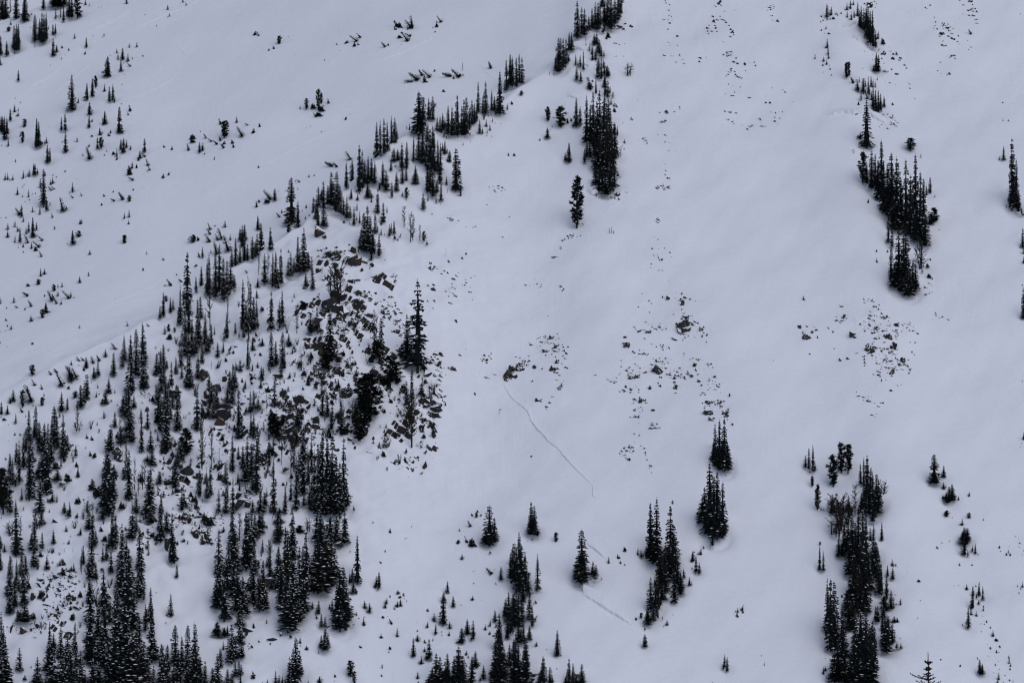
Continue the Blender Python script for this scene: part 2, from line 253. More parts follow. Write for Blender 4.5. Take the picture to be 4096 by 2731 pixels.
# ---------------------------------------------------------------- what stands where (read off the photograph, four by four tiles, base point, height, width)
DATA = """
@0 0
F 20 200 260 90,50 190 240 80,145 165 220 75,225 190 240 80,400 82 110 45,490 50 120 90,540 60 140 120,590 40 120 90,635 150 180 60,660 155 200 60,735 150 60 40,785 48 60 25,820 60 35 15,1165 35 50 35,513 168 95 22,555 155 90 25,585 195 145 30,533 155 28 14,548 178 14 8,615 145 90 30,100 232 60 22
F 130 450 220 50,150 460 255 55,170 440 225 55,320 378 250 65,385 385 275 60,405 370 250 55,425 345 240 50,365 365 200 45,445 295 60 30,485 315 95 25,510 312 95 28,320 430 40 18,508 345 14 8,5 505 180 50,0 600 80 40,62 505 130 40,80 495 40 20,133 495 40 16,487 510 165 45,520 480 70 40,688 355 52 24,793 435 95 26,566 548 30 14,550 545 14 6,168 745 105 30
F 955 335 35 20,942 350 10,1073 492 48 22,1085 545 60 22,1126 545 105 40,1176 568 85 38,1217 545 25 15,1188 440 45 18,1257 436 50 24,1110 650 105 40,990 700 185 80,660 1000 330 90,718 948 50 28,697 995 40 20,800 915 155 45,847 882 170 40,960 843 78 28,1003 928 140 40,1035 920 150 40,1053 942 40 25
F 140 910 18 10,133 1030 75 32,168 1022 38 16,165 1070 40 30,93 1105 110 35,820 1050 115 55,820 1170 125 30,845 1125 35 25,960 1135 118 50,1093 1215 235 60,600 1030 20 10,615 1018 16,565 1195 125 30,597 1190 150 35,335 1345 265 60,355 1330 220 45,40 1275 210 60,10 1200 140 40,25 1215 150 40,62 1220 140 35,77 1345 75 32,185 1260 60 18,425 1315 65 30,600 1395 200 48,707 1307 55 20,435 1490 165 45,460 1480 130 35
F 918 1242 75 45,893 1362 105 28,1110 1370 95 30,1135 1397 130 45,1160 1355 80 35,1198 1375 45 25,1330 1392 125 36,1073 1437 75 30,1832 1402 100 30,1860 1382 75 45,1543 92 52 24,1557 153 32 22,1213 1550 70 35,1285 1455 70 50
P 710 160 190 80,77 292 45 42,880 800 100 45,227 1168 75 48,207 1308 100 38,930 1362 100 48,2060 1260 150 80
D 95 140 150 60,190 205 50 20
K 570 445 25 20,632 466 22 15,780 502 30 20,853 333 7,1012 516 12,1313 520 14,1135 585 10,1143 690 10,1122 780 12,188 948 12,1117 958 10,1100 995 14,635 1120 10,450 1165 6,390 1315 14,408 1312 14,572 1310 12,683 1305 10,143 1488 28 16,83 1410 6,945 1228 20,1013 1225 32 18,1000 1248 24 30,845 1255 16 25,815 1353 30 20,768 1435 28 18,980 1393 16,960 1430 14,1043 1420 28 30,1072 1470 30 25,1105 1450 12,1272 1475 28,1508 1355 22 25,1580 1375 34 30,1843 1212 12,1770 1280 45 55,1765 1308 24 60,1878 1417 14,2022 1285 35 25,2055 1328 30 35,2135 1318 35 40,2143 1355 30 22,1973 1470 32 22,1540 162 12,1443 243 14,2338 325 38 38,1333 140 8,1255 1545 38 18,2325 1225 45 35,1195 1060 5,465 603 8,905 73 6,930 66 6,1203 1155 8,15 1340 12,118 1052 12,600 510 8,280 258 10,290 138 18
L 1200 612 38 -28,1198 1025 55 -28,1180 1060 30 -14,825 1457 110 -28,1335 1442 40 -32,1358 1520 60 -26,1375 1565 45 -25,1195 1568 50 -25,2030 1145 50 -32,2178 1128 48 -22,2280 1152 30 -28,2225 1250 95 -36,1895 1270 44 -20,1735 1385 62 -28,1945 1302 25 -40,2000 1326 30 -50,2055 1360 38 -38,1685 22 28 -14,1712 52 28 -14,2020 1290 18 25,950 1140 60 -14
@1024 0
P 210 405 75 45,570 1000 180 50,465 1000 95 45,600 950 95 35
K 163 450 28,118 468 22,830 400 28 40,905 425 42 44,940 415 24,750 412 14 25,630 558 14,765 465 8,1280 275 32,1320 255 50 38,1405 270 16 30,1345 262 14,1320 350 26 44,1340 305 12 25,1660 248 52 40,1625 262 10,1645 298 14,1215 420 20,1200 428 14,1338 415 10,1545 755 70 55,1640 660 25,1815 725 22,1903 695 14,1723 845 24 25,1707 888 10,413 1003 30 22,525 995 42 45,662 950 44 34,600 1020 45 55,575 1065 32 64,825 1102 32 25,862 1053 8,33 1165 34 22,460 1180 10,500 1162 8,23 1540 20,360 503 7,1210 243 8,300 342 6,600 1215 10
L 25 330 38 -22,930 380 52 -75,962 350 42 -38,1305 250 55 -55,1435 255 105 -30,1420 250 65 -55,1395 375 75 -66,1420 335 24 -60,1702 205 55 -48,1188 435 48 -38,1490 740 70 -95,1440 752 18 -82,1530 700 50 -50,1600 710 60 -85,1872 712 60 -98,1795 705 22 -92,2160 632 62 -36,552 1075 42 -30,870 1465 88 -28,708 1532 44 -82,748 1535 42 -42,580 1005 35 45
D 1897 650 70 26,2095 1095 110 50,1625 1000 60 70
F 1495 1225 400 165,1535 1150 270 95,1585 1090 190 45,1625 1100 220 50,1410 1200 70 30,1385 1190 40 15,1110 1440 330 65,1140 1420 330 55,1175 1400 320 60,1205 1370 260 50,1245 1320 260 50,1275 1305 230 50,1295 1290 120 35,1780 1485 105 45,1268 1480 120 50,1300 1470 100 45,1340 1560 255 55,1385 1535 235 50,1240 1565 105 35,1447 1470 225 40
F 1495 1470 300 60,1530 1490 340 65,1570 1520 380 65,1600 1550 380 65,1635 1575 400 70,1670 1570 290 60,1695 1565 260 50,1620 1350 200 50,1580 1300 160 50,1735 1410 125 40,1715 1385 80 30,1755 1405 45 22,1730 1425 20
F 1665 1195 120 35,1690 1190 130 35,1715 1190 155 40,1735 1180 100 30,1765 1230 265 60,1800 1235 255 55,1850 1230 365 70,1890 1220 250 50,1910 1215 310 55,1930 1225 345 60,1960 1170 180 45,1985 1140 225 45,2005 1130 190 45,2025 1110 130 40,2040 1030 290 50,2085 1040 170 45,2110 1040 300 65,2165 1010 190 40,2190 1020 140 40,2240 1035 390 82,2215 1045 150 40,2300 820 275 45,2335 775 285 60
F 2308 1005 60 25,2055 1220 135 35,2080 1225 65 28,2115 1165 75 30,2150 1200 65 25,2123 1225 45 18,2122 1250 22,2168 1258 18,2030 1230 28,1968 1250 35 18,2172 1122 45 18,1725 1258 50 25,1750 1275 40 18,1903 1335 30 16
K 2165 1065 20,2250 1142 14,2135 1070 15,2200 1135 8,1855 1260 12 20,1918 1268 10,1970 1300 8,1775 1270 14,1998 1250 8,2298 1050 12,2320 1430 26 22,1283 1530 12 18,1705 1225 10,1880 1270 8
@2048 0
F 5 785 270 60,40 790 270 50,68 750 260 45,92 760 240 55,600 338 338 85,640 310 250 60,665 315 240 60,705 280 130 50,735 255 190 50,765 260 250 60,790 265 250 55,810 225 190 50,850 210 230 60,880 230 290 70,910 265 330 75,945 210 260 70,975 180 240 60,1000 120 180 45,830 60 110 50,845 290 70 40,1015 30 60 30
F 430 650 310 60,445 640 300 50,470 610 260 50,495 580 230 50,400 650 130 50,420 655 170 50,525 460 165 50,545 460 165 45,520 560 60 35,585 595 95 25,605 610 60 20,627 615 110 28,655 635 180 30,595 735 125 40,632 750 100 38,770 855 140 22,345 685 28,383 690 22
F 755 410 100 45,775 400 95 45,790 480 140 40,805 490 130 40,715 470 75 30,740 555 140 35,735 500 80 30,770 550 100 35,820 520 100 40,845 520 60 25,790 710 180 40,820 720 190 40,850 690 120 35,840 620 90 30,875 700 100 40,800 640 100 35,855 870 170 45,880 890 160 40,850 800 120 40,900 850 60 25,910 960 70 25,938 980 50 22
F 685 1290 425 75,720 1300 350 70,745 1310 480 80,780 1320 400 75,805 1430 620 95,840 1500 600 95,870 1590 680 105,900 1420 420 80,850 1200 360 60,915 1520 380 80,945 1450 330 70,770 1550 260 90,930 1570 250 70,885 1100 200 60,690 1440 130 50,668 1490 130 35,715 1440 140 50,820 1600 330 100,905 1610 260 80,860 1610 260 80,800 1520 300 80,760 1420 260 70
F 940 1230 110 35,970 1240 90 30,590 1155 260 70,625 1140 170 55,525 1485 180 60,487 1475 90 35,325 1265 95 50,1035 1320 45 28
P 450 1160 182 100,330 1110 128 52,85 880 45 40
K 510 1130 40 20,545 1112 26 22,353 1195 10,367 1168 12,0 960 30,20 1432 24,618 908 10,880 345 50 40,865 360 25 30,830 300 40 30,940 1030 40 30,1030 1380 25 14,1018 1135 12,255 1290 20,740 755 20,785 300 14,985 1165 14
L 720 820 112 -28,885 690 85 -20,965 985 35 -14
D 680 435 95 24,1075 690 115 100,985 1440 100 70,925 900 50 40
R 985 245 45 30,1030 270 40 25,1095 245 30 40,1040 218 20 12,950 240 30 16,1412 12 14 14,1415 32 10 12,1450 45 12 10,1440 95 20 25,1445 145 12 10,1395 183 22 16,1435 183 12 8,1450 215 16 18,1470 190 8 6,1465 155 8 8,1428 270 16 18,1522 335 25 18,1430 390 10 6,1455 420 10 8,1445 395 8 6,1522 420 14 6,950 400 35 16,985 412 16 12,1035 403 8 6,940 522 10 6,960 520 12 8,1025 520 10 8,1400 510 26 20,1462 512 8 8,1545 510 18 36,1480 518 8 6,1505 573 12 10,1580 585 14 12,1570 550 8 8,1733 535 40 22,1722 570 22 14,1785 528 10 6
R 1905 25 35 50,1860 50 12 10,1845 155 18 30,1855 200 30 30,1915 150 16 12,1885 185 25 20,1925 180 20 16,1950 190 25 18,1970 210 22 18,1990 235 20 30,2005 270 25 30,2025 300 30 40,2003 335 25 30,2040 320 18 16,1800 262 32 28,1808 290 28 22,1838 290 22 18,1882 290 26 22,1870 262 18 16,1870 235 22 14,1810 235 16 12,1808 312 16 10,2043 97 8 8,2345 100 10 10,1940 388 24 6,1875 65 14 10,1920 50 18 14,1955 105 10 8
R 1945 505 20 12,1985 510 25 14,2060 535 25 15,2040 570 30 20,2075 585 30 20,2135 590 22 40,2185 578 12 10,2228 575 14 12,2237 605 14 16,2143 650 12 8,2010 650 20 12,2050 660 18 12,1985 685 25 14,1968 700 12 10,2080 705 32 34,2055 685 18 14,2110 720 16 12,1990 775 12 10,2022 788 14 6,2097 803 12 8,1960 863 10 8,2045 850 12 8,2092 855 8 6,2028 880 35 14,2180 898 32 10,2335 945 25 14,1422 1035 42 28,1360 1035 20 8,1492 1025 20 12,1955 1025 18 10,2000 1030 30 32,2060 1040 26 12,1980 1100 40 12,2020 1120 26 12,2040 1137 12 8,2165 1190 30 12,2113 1152 10 8,1415 1245 34 16,1490 1250 14 8,1340 1240 8 6,1410 1305 14 14,1445 1310 12 6,1510 1385 18 8,1440 1385 10 6,1410 1505 16 10,1240 1318 12 14,1160 1290 8 6,1410 1562 18 10,1410 778 12 8,1150 925 5 5
C 1110 1090 50 30 7,1385 1110 70 50 9,1540 990 20 40 4,2210 1155 80 50 12,2270 1095 90 20 7,2315 1160 45 20 5,1225 1280 50 50 10,2000 650 70 40 8,2010 500 100 60 8
@3072 0
F 540 155 125 40,580 140 85 40,625 135 35 22,640 145 26 16,725 95 75 30,755 85 85 35,785 48 50 24,728 160 60 22,765 185 90 28,793 165 80 25,825 150 130 30,855 260 210 40,880 280 215 45,910 340 290 55,940 390 300 60,960 340 250 50,840 240 150 35,900 250 180 45,920 300 240 50,965 425 180 50,990 435 160 40,1010 360 80 35,935 380 200 50
F 535 270 42 20,545 440 90 28,552 500 90 25,432 543 58 16,512 565 50 25,540 595 55 22,995 655 175 50,1015 650 150 40,970 650 70 35,838 765 65 18,855 915 90 28,895 800 65 20,922 860 165 25,945 795 100 25,965 800 80 24,1005 740 40 16,935 870 80 26,880 780 50 18,985 800 60 20,965 980 180 40,990 1020 200 45,1015 1025 200 45,1035 1005 150 40,1065 980 105 30,950 920 90 30,905 1340 435 130,845 1275 60 55,1405 1450 45 16,2165 1465 125 45,2125 1468 35 25
P 720 715 140 50,745 700 130 28,1310 1382 114 92
K 672 128 16,490 155 14,600 175 20 24,570 178 16,545 182 16,485 205 14,505 190 16,712 100 14,1055 405 55 40,490 285 18,560 315 18 26,520 312 10,530 440 20,555 535 30,505 605 18,572 640 16,515 668 8,560 610 12,830 965 32 18,828 845 16,1145 965 22,965 565 20,1050 1025 30,870 633 10,885 475 8,957 508 8,585 695 14
L 782 765 60 -25,828 830 100 -20,875 850 130 -18,915 905 75 -22,1865 315 50 -22
D 790 1410 38 18,773 1390 18
R 35 145 25 14,40 190 12 8,90 195 28 32,935 50 55 62,980 15 14 12,1000 35 12 8,985 70 10 8,885 35 16 10,1055 490 45 42,1020 455 16 12,1105 435 8 6,1130 475 25 12,1150 500 20 14,1150 540 35 36,1215 535 25 25,1210 555 22 16,1045 540 12 20,1065 585 22 12,1255 600 20 22,1270 630 10 20,1135 640 18 10,1065 650 35 14,1185 680 35 24,1060 1055 16 12,1100 1050 14 8,1138 1080 35 38,1130 1130 16 22,1130 1145 22 16,1103 1183 26 20,1175 1160 25 16,1025 1165 10 8,1045 1148 12 8,1195 1130 10 10,815 1052 36 14
R 1445 72 18 10,1490 50 16 16,1460 82 14 6,1535 160 26 12,1540 205 14 12,1530 240 18 8,1555 270 20 12,1525 262 12 8,1600 215 14 8,1610 240 24 10,1650 225 18 12,1650 260 36 36,1665 285 22 16,1690 310 25 20,1595 315 42 35,1580 335 22 16,1660 335 30 20,1700 360 40 28,1750 333 20 14,1740 385 16 10,1750 405 24 8,1610 420 36 26,1635 420 14 12,1605 380 14 8,1720 540 18 8,1670 530 14 8,1690 515 26 18,1580 573 16 12,1557 652 12 8,1670 682 34 22,1640 690 20 10,1590 680 8 10,1860 15 40 28,1760 5 24 10,1880 45 12 14,1800 48 30 6,1900 80 30 22,1920 110 18 24,1870 75 20 14,1840 100 25 10,1890 148 35 16,1850 145 18 10,1910 180 25 24,1920 215 20 20,1790 130 10 6,1765 173 8 8,1700 265 10 8,1830 375 12 8,1865 435 18 12,1845 458 12 8,2320 130 10 6,1300 770 28 14,1305 815 12 16,1343 908 18 8,1120 763 20 10,1075 750 8 6,1168 783 6 6,2155 945 20 8,2165 1090 14 16,2208 1110 14 24,2160 1110 12 10,160 848 22 10,135 825 14 6,35 810 16 8,20 948 25 16,65 1038 18 16,30 1030 16 8,135 1030 12 10,65 1115 26 22,90 1138 8 8,60 1080 18 8,110 1090 14 10,232 935 14 10
C 30 60 50 60 8,1640 250 90 60 10,1700 520 60 30 6,1150 490 90 50 8,1860 110 60 90 8,1080 660 60 30 5,1160 1100 90 90 9
@0 683
F 48 85 75 24,70 85 75 26,90 92 25,118 85 50 26,213 70 75 28,237 60 25,267 50 65 35,322 35 100 35,345 30 60 30,310 35 110 26,400 320 345 75,370 150 90 30,425 360 100 40,415 45 40 30,465 130 60 25,483 118 65 30,160 222 80 30,220 135 22,265 243 80 26,207 245 30 16,665 190 92 34,460 315 35 20,200 418 110 30,185 400 80 20,213 468 45 25,300 380 55 24,367 400 75 28,70 612 80 38,72 540 60 35,138 518 65 25,183 652 135 32,138 657 70 22,300 605 185 50,265 560 100 28,335 550 85 35,240 580 65 28,290 715 65 28,665 668 125 50
F 825 770 50 30,1348 770 40 16,735 1030 65 38,1145 440 65 22,1187 430 80 28,1182 492 45 25,373 970 85 28,408 950 55 36,570 1068 45 25,533 1152 48 28,652 1165 65 22,128 1210 58 30,0 1220 70 30,420 1300 95 50,285 1383 60 42,103 1458 45 28,563 1228 48 26,2068 520 70 35,2115 640 68 24,1858 795 100 28,1937 755 40 20
F 2205 640 115 45,2225 690 200 50,2245 640 150 50,1720 1300 565 95,1735 1480 330 80,1700 1600 330 70,1655 1400 365 50,1640 1390 150 45,1765 1590 220 50,1500 1330 225 50,1470 1355 125 35,1565 1295 140 35,1590 1270 100 35,1800 1110 140 35,1850 1060 190 55,1905 1130 330 65,1920 1080 330 60,1980 1150 400 60,2015 1100 440 75,2050 1170 400 70,2085 1130 330 60,2120 1080 260 65,2150 1070 120 60,2165 870 265 60,2130 880 170 50,2205 840 150 45,2245 820 220 55,2275 820 150 45,2318 805 205 50,2345 790 150 45
F 1815 1568 420 60,1840 1350 200 60,1885 1568 270 50,1940 1580 160 50,1830 1600 300 70,2230 1450 470 80,2260 1470 300 70,2300 1460 440 70,2330 1450 300 70,2240 1530 120 40,2085 1535 200 60,2160 1490 100 30,1515 1500 85 30,1970 1510 75 24,2195 1530 70 24,2285 1560 90 30
D 1930 1405 430 95,2090 1520 360 60,2280 1500 520 60,2060 1200 160 60
P 1140 668 78 45,388 1352 82 52,497 1105 62 42,1770 660 72 62,1525 1200 52 40,1548 1475 66 36,1605 1485 46 26,355 1045 50 48,720 612 62 50,1188 285 58 38
K 487 45 14,516 63 16,207 155 12,297 218 14,332 215 18,270 272 16,230 287 8,645 208 20,705 75 8,608 345 18,523 370 14,320 376 12,55 435 16,5 440 14,350 560 10,213 700 30 26,328 735 38 35,168 708 10,215 752 16,620 675 12,508 540 32 30,735 490 42 34,760 478 28,1145 605 18,1497 820 22 26,1315 915 26 18,823 965 36 26,1038 200 20 16,933 318 22,1223 178 16 22,1185 35 55 55,1497 65 36 38,1548 42 30 24,1360 10 14,600 10 16,1123 460 8,258 1058 22 36,540 1072 28,410 1155 22,680 1168 12,228 1278 22,60 1265 16,57 1378 26,68 1430 18,83 1408 8,12 1480 10,50 1475 12,740 1445 26 28,1057 1178 8,1730 632 14,1822 640 36 28,1975 512 14,1515 1058 14,1623 960 16,1800 880 22 36,2150 1110 14 25,1635 1430 30,2330 1568 40
L 475 180 38 -32,502 170 38 -28,670 252 32 -24,752 232 28 -18,580 365 118 -48,180 405 68 -36,485 432 40 -24,168 560 48 -22,258 660 78 -18,392 642 48 -40,365 700 52 -75,383 792 52 -28,1133 268 70 -46,1052 280 24 -42,960 238 26 -16,1225 88 32 -52,255 1150 36 -58,478 1190 92 -40,495 1165 36 -18,638 1170 68 -76,522 1222 52 -46,290 1248 60 -34,165 1258 28 -28,1172 1425 44 -14,1930 655 72 -58,1935 585 48 -46,1930 540 62 -28,2035 620 98 -24,2003 635 52 -30,2100 730 142 -40,1830 793 40 -22,2055 668 32 -18,1990 760 110 -38,1575 1055 58 -46,1672 1020 34 -32,2270 940 30 -24,1370 1430 28 -30
@1024 683
F 950 185 440 70,975 150 350 60,830 155 248 50,885 95 200 50,1000 120 230 70,1030 110 250 65,1060 90 210 60,1090 110 200 60,1025 240 120 70,1135 170 60 40,1165 130 220 70,1195 175 180 70,1248 238 140 35,1290 180 175 60,1345 110 150 50,1380 85 150 35,1465 118 170 65,1575 185 300 50,1600 190 280 60,1625 230 260 60,1660 190 100 40,1700 270 170 45,1690 110 200 60,1655 295 60 25,1750 125 80 30,1835 170 386 95,1880 225 80 35,1580 280 60 22,1535 350 150 45,1345 230 45 22
F 325 465 415 110,385 520 250 75,487 60 40 22,172 272 112 45,5 335 65 35,525 390 155 45,575 330 190 60,620 340 250 65,690 320 320 90,745 310 315 85,700 310 200 80,660 310 180 70,770 280 160 60,600 270 100 50,730 370 150 50,780 390 140 50,805 410 170 50,835 430 200 55,865 430 110 40,760 380 120 45,560 440 170 55,570 500 130 45,620 505 160 80
F 875 253 95 34,932 270 65 36,1060 290 85 22,1120 380 215 50,1170 470 180 50,1205 390 70 18,928 370 85 22,900 490 170 40,952 480 115 25,925 455 50 20,860 495 35 14,1093 570 180 40,1115 560 65 26,990 730 360 80,1025 690 380 80,1050 740 350 80,1075 760 260 70,965 680 150 60,1130 775 215 50,1060 815 80 50,1225 600 115 30,1243 575 100 25,1268 575 125 32,1150 588 60 22
F 15 540 130 45,45 750 280 85,10 770 200 60,130 718 205 50,80 1030 280 75,155 1040 300 55,180 1060 320 60,230 1025 320 55,440 910 395 110,385 900 320 50,400 930 200 60,480 890 150 60,320 970 230 55,295 965 170 40,350 940 150 40,520 1080 200 60,455 1050 110 40,15 1065 80 50,140 1445 350 60,240 1420 340 65,215 1400 220 45,10 1170 80 40,5 1330 150 40,10 1430 150 40,500 1490 180 70,560 1460 220 40
P 300 570 76 50,1545 645 90 40,1385 250 96 42
D 25 950 190 50,110 920 160 70,510 960 170 60,745 1205 370 210,690 1185 300 120,375 1480 250 70,1360 515 185 75,1420 645 260 95,1505 635 135 55,1440 630 220 80,1745 790 80 10,1760 205 40 16,1405 120 40 8,350 1170 40 30
K 365 100 14,280 190 16,390 175 20,535 48 14,105 292 30 60,205 195 12,28 290 26,237 388 30,425 380 20,460 345 32 32,453 445 26,490 418 16,808 480 22,1150 495 24,1180 590 14,1205 592 12,1275 625 30,1300 640 18,1270 655 12,1570 675 32,1770 840 26,1893 808 20,1930 770 22,1622 405 14 28,1695 308 10,1525 75 12,1380 272 10,440 1235 42 72,205 1080 40,300 750 25
L 405 105 24 -34,138 265 72 -84,220 432 40 -40,1322 610 35 14
R 585 585 70 80,630 612 30 25,735 700 35 20,650 715 25 14,600 735 20 18,690 765 60 46,735 780 66 72,780 745 30 20,815 740 14 14,855 678 30 15,890 735 60 35,905 830 100 84,855 860 18 12,980 830 46 26,1015 845 20 14,965 800 20 12,930 770 18 12,1065 865 30 40,1050 890 14 20,570 790 25 16,570 865 14 14,970 915 26 20,1090 975 46 30
R 1600 850 22 22,1610 895 36 34,1640 880 18 10,1580 1055 25 20,1635 1050 26 20,1628 1090 34 38,1830 1150 26 18,1785 1215 30 16,1980 1117 22 10,1990 1183 16 6,1578 1200 16 14,1640 1200 25 10,1630 1263 14 6,1925 1000 12 10,1920 1050 22 12,1970 980 40 8,2010 965 14 10,1840 1385 30 14,1800 1040 8 10,1830 1085 16 6,1770 1155 10 12,1705 945 14 8,1730 920 18 8,1765 940 22 8,1860 940 10 6,2205 1075 14 5,1925 515 20 10,1865 460 22 8,2130 58 12 10,2335 595 14 14,2265 610 20 8,2120 312 12 10,2330 425 16 6,2310 445 10 5
R 640 990 60 40,660 1050 30 36,700 1230 130 105,640 1230 60 50,580 1145 35 30,575 1165 25 16,815 1310 96 84,770 1270 80 50,895 1390 78 66,955 1215 46 52,985 1200 36 24,930 1145 25 14,995 1110 14 14,1045 1115 25 12,1100 1125 16 16,955 1340 40 34,1020 1330 40 34,1055 1330 40 34,985 1290 20 16,905 1300 26 16,850 1420 50 24,850 1280 26 20,760 1350 50 36,840 1460 40 18,800 1470 40 22,790 1540 50 42,750 1500 36 28,920 1360 26 18,570 1400 70 76,590 1465 36 24,455 1550 36 28,610 1330 50 50,640 1290 40 30,700 1390 50 50
R 1165 1245 20 20,1185 1270 30 22,1180 1185 16 14,1220 1160 12 14,1245 1160 10 16,1150 1200 12 10,1175 1345 25 20,1235 1340 20 26,1285 1310 26 24,1270 1290 22 16,1280 1240 12 20,1330 1370 18 18,1310 1380 28 18,1355 1410 18 14,1260 1470 25 26,1320 1440 16 22,1285 1410 14 20,1310 1480 16 14,1550 1515 26 14,1550 1560 20 14,1160 1390 26 18,1100 1440 20 16,1320 1520 20 24
C 1250 1300 180 280 36,1020 1400 200 160 26,830 1450 200 200 26,560 1300 140 200 16,880 760 200 120 14,620 760 110 160 12,1060 1130 180 80 10,2200 170 180 60 16,1640 900 100 60 10,1850 1060 260 220 16,1780 440 40 60 4,2010 520 60 10 4
@2048 683
P 595 500 436 130
D 555 470 100 30,895 575 50 22,913 575 55 22,933 580 30 14
F 770 130 180 80,800 170 200 80,830 180 220 90,860 210 200 80,900 180 260 80,940 140 220 70,880 220 90 60
K 660 500 14,645 492 16,970 50 40,330 1333 10,775 236 14
R 970 220 40 40,940 215 30 20,915 245 30 18,985 265 20 36,945 255 14 16,1055 195 24 20,1000 60 10 8,1440 70 35 22,1410 40 20 8,1420 5 24 6,1375 140 40 14,1430 155 46 26,1330 155 46 16,1390 170 12 14,515 600 26 18,465 640 25 12,485 630 18 10,600 600 16 8,630 597 14 8,520 620 12 10,1340 632 10 8,1308 605 8 6,1288 715 14 16,1402 712 10 10,1345 720 6 6,1450 750 12 16,1300 770 12 10,1308 785 8 6,1335 770 10 8,1368 815 32 32,1345 795 16 14,1467 792 8 6,1282 857 20 10,1272 890 10 8,1352 853 8 6,1382 915 10 10,1345 915 8 8,1360 910 8 6,450 1062 24 22,475 1090 16 16,462 1100 14 10,268 1065 14 10,250 1072 10 8,1447 1016 6 6,210 995 6 6
R 1440 1165 50 42,1385 1160 15 20,1510 1115 30 6,1565 1125 18 10,1590 1165 30 36,1555 1190 28 36,1565 1225 38 46,1640 1180 22 14,1690 1197 14 6,1560 1275 16 12,1262 1195 22 12,1283 1218 16 10,1162 1250 12 12,1265 1300 10 12,1213 1263 8 6,1485 1318 20 8,1580 1310 26 14,1580 1340 40 30,1560 1360 22 22,1610 1350 36 40,1635 1395 36 22,1575 1435 100 110,1515 1410 25 35,1690 1390 36 18,1710 1400 14 24,1665 1415 36 28,1740 1450 46 44,1725 1465 26 26,1765 1490 16 22,1790 1510 12 26,1745 1510 30 14,1570 1500 70 12,1255 1480 50 26,1165 1475 36 16,1310 1450 18 8,1040 1530 34 22,1220 1540 16 14,1290 1435 18 10,1140 1455 20 8,355 1535 50 26,300 1530 26 14,385 1525 16 14,415 1497 14 8,1195 1127 14 6,1045 1525 50 8
C 545 610 180 50 10,445 710 36 36 7,410 800 70 40 9,1335 460 44 70 7,200 1050 180 34 12,1280 1430 320 110 30,340 1540 220 60 24,1620 1370 120 90 14,1560 1170 120 100 10,1390 150 160 50 14,1690 1500 200 60 10,1580 1540 340 40 14
@3072 683
P 870 95 265 90,1520 470 130 92
F 905 110 200 60,950 150 340 75,985 150 310 70,1040 240 545 100,1010 240 350 80,1060 350 450 90,1100 380 450 90,1135 400 580 110,1180 420 560 110,1220 470 420 100,1265 560 680 110,1310 580 560 110,1355 560 730 120,1400 560 560 110,1430 480 420 90,1395 640 350 110,1440 680 300 110,1350 640 300 100,1200 540 300 100,1150 520 300 80,1105 650 300 45,1140 700 200 45,1000 270 80 30
F 1130 990 330 70,1200 1050 540 110,1245 1080 500 110,1265 1100 590 120,1180 1060 240 110,1290 1140 260 110,1330 1110 300 90,1355 1070 220 80,1230 1090 260 100,1160 1040 200 80,1300 1130 200 90,1490 200 145 36,1455 225 95 26,1533 243 28 16,2240 330 655 90,2280 325 450 80,2255 330 300 80,2300 370 170 50,2330 390 60 30,2340 700 180 50,2345 850 70 30,2345 1350 290 60,2350 760 80 30
K 1490 490 70 60,918 295 36 20,1573 545 8,998 842 38 24,997 745 22,1097 745 18,325 1185 35 28,1465 885 35,1490 820 18,1430 932 30 36,1480 982 38 42,1510 998 14,2210 190 22,2337 1055 14,2340 410 30,1425 880 25
D 1405 890 270 140,1352 1180 65 8
R 675 1245 36 14,655 1230 14 12,290 1435 28 56,350 1530 60 50,405 1480 25 28,320 1490 14 40,385 1530 36 26,455 1530 14 20,705 1340 32 44,660 1390 18 10,560 1440 26 24,595 1480 18 18,985 1250 40 22,1025 1275 34 18,960 1185 16 18,885 1210 18 12,1045 1310 26 16,1080 1335 45 38,1110 1345 18 22,1045 1350 22 12,943 1328 40 24,933 1358 30 26,927 1415 32 38,855 1415 36 14,995 1450 50 40,960 1490 26 28,1180 1415 46 28,1175 1465 26 16,1105 1520 56 56,775 1510 56 62,805 1532 56 20,990 1542 36 22,1300 1465 16 10,1370 1490 24 28,1335 1470 24 16,1280 1440 20 12,1020 1235 14 18,1130 1545 30 30,940 1290 16 10
C 1000 1430 260 220 50,1260 1440 200 100 16,680 1370 120 120 12,1600 1340 200 100 10,400 1450 200 80 12,920 1190 90 60 8,1140 1500 120 100 14,1470 1080 90 140 10
@0 1366
P 295 305 92 62,205 595 150 55,690 525 70 55,1715 1025 225 140,30 1560 400 120,385 588 78 44
F 657 218 50 24,790 238 105 45,900 310 135 45,862 335 105 50,1045 305 220 58,970 140 76 38,1205 465 480 95,1140 165 233 60,1125 230 120 45,1250 290 420 75,1270 310 200 50,1320 425 430 90,1310 190 380 90,1200 180 250 70
F 800 520 230 75,740 600 205 75,770 560 120 60,795 240 70 40,1000 470 145 60,970 570 130 70,940 565 50 50,1055 470 45 18,898 430 40 26,888 508 50 22,120 545 110 50,95 560 60 40,250 470 75 30,280 552 80 36,565 635 185 65,620 625 110 34,235 695 30 16,15 660 110 40,68 662 88 44,145 745 90 30,130 752 20
F 265 900 280 70,330 860 285 55,315 880 150 50,280 1100 260 90,270 1430 500 100,240 1000 200 80,175 1290 400 60,215 1150 280 70,150 1120 200 55,365 1000 280 70,350 930 200 50,410 1010 270 80,440 1050 310 75,420 1200 350 120,430 1380 500 120,390 1250 250 90,500 940 360 80,520 960 300 75,470 1100 250 80,480 900 240 55,580 1050 400 90,620 990 140 60,550 690 60 24,605 980 100 60,370 1565 320 90,530 1270 100 80,360 1250 160 70
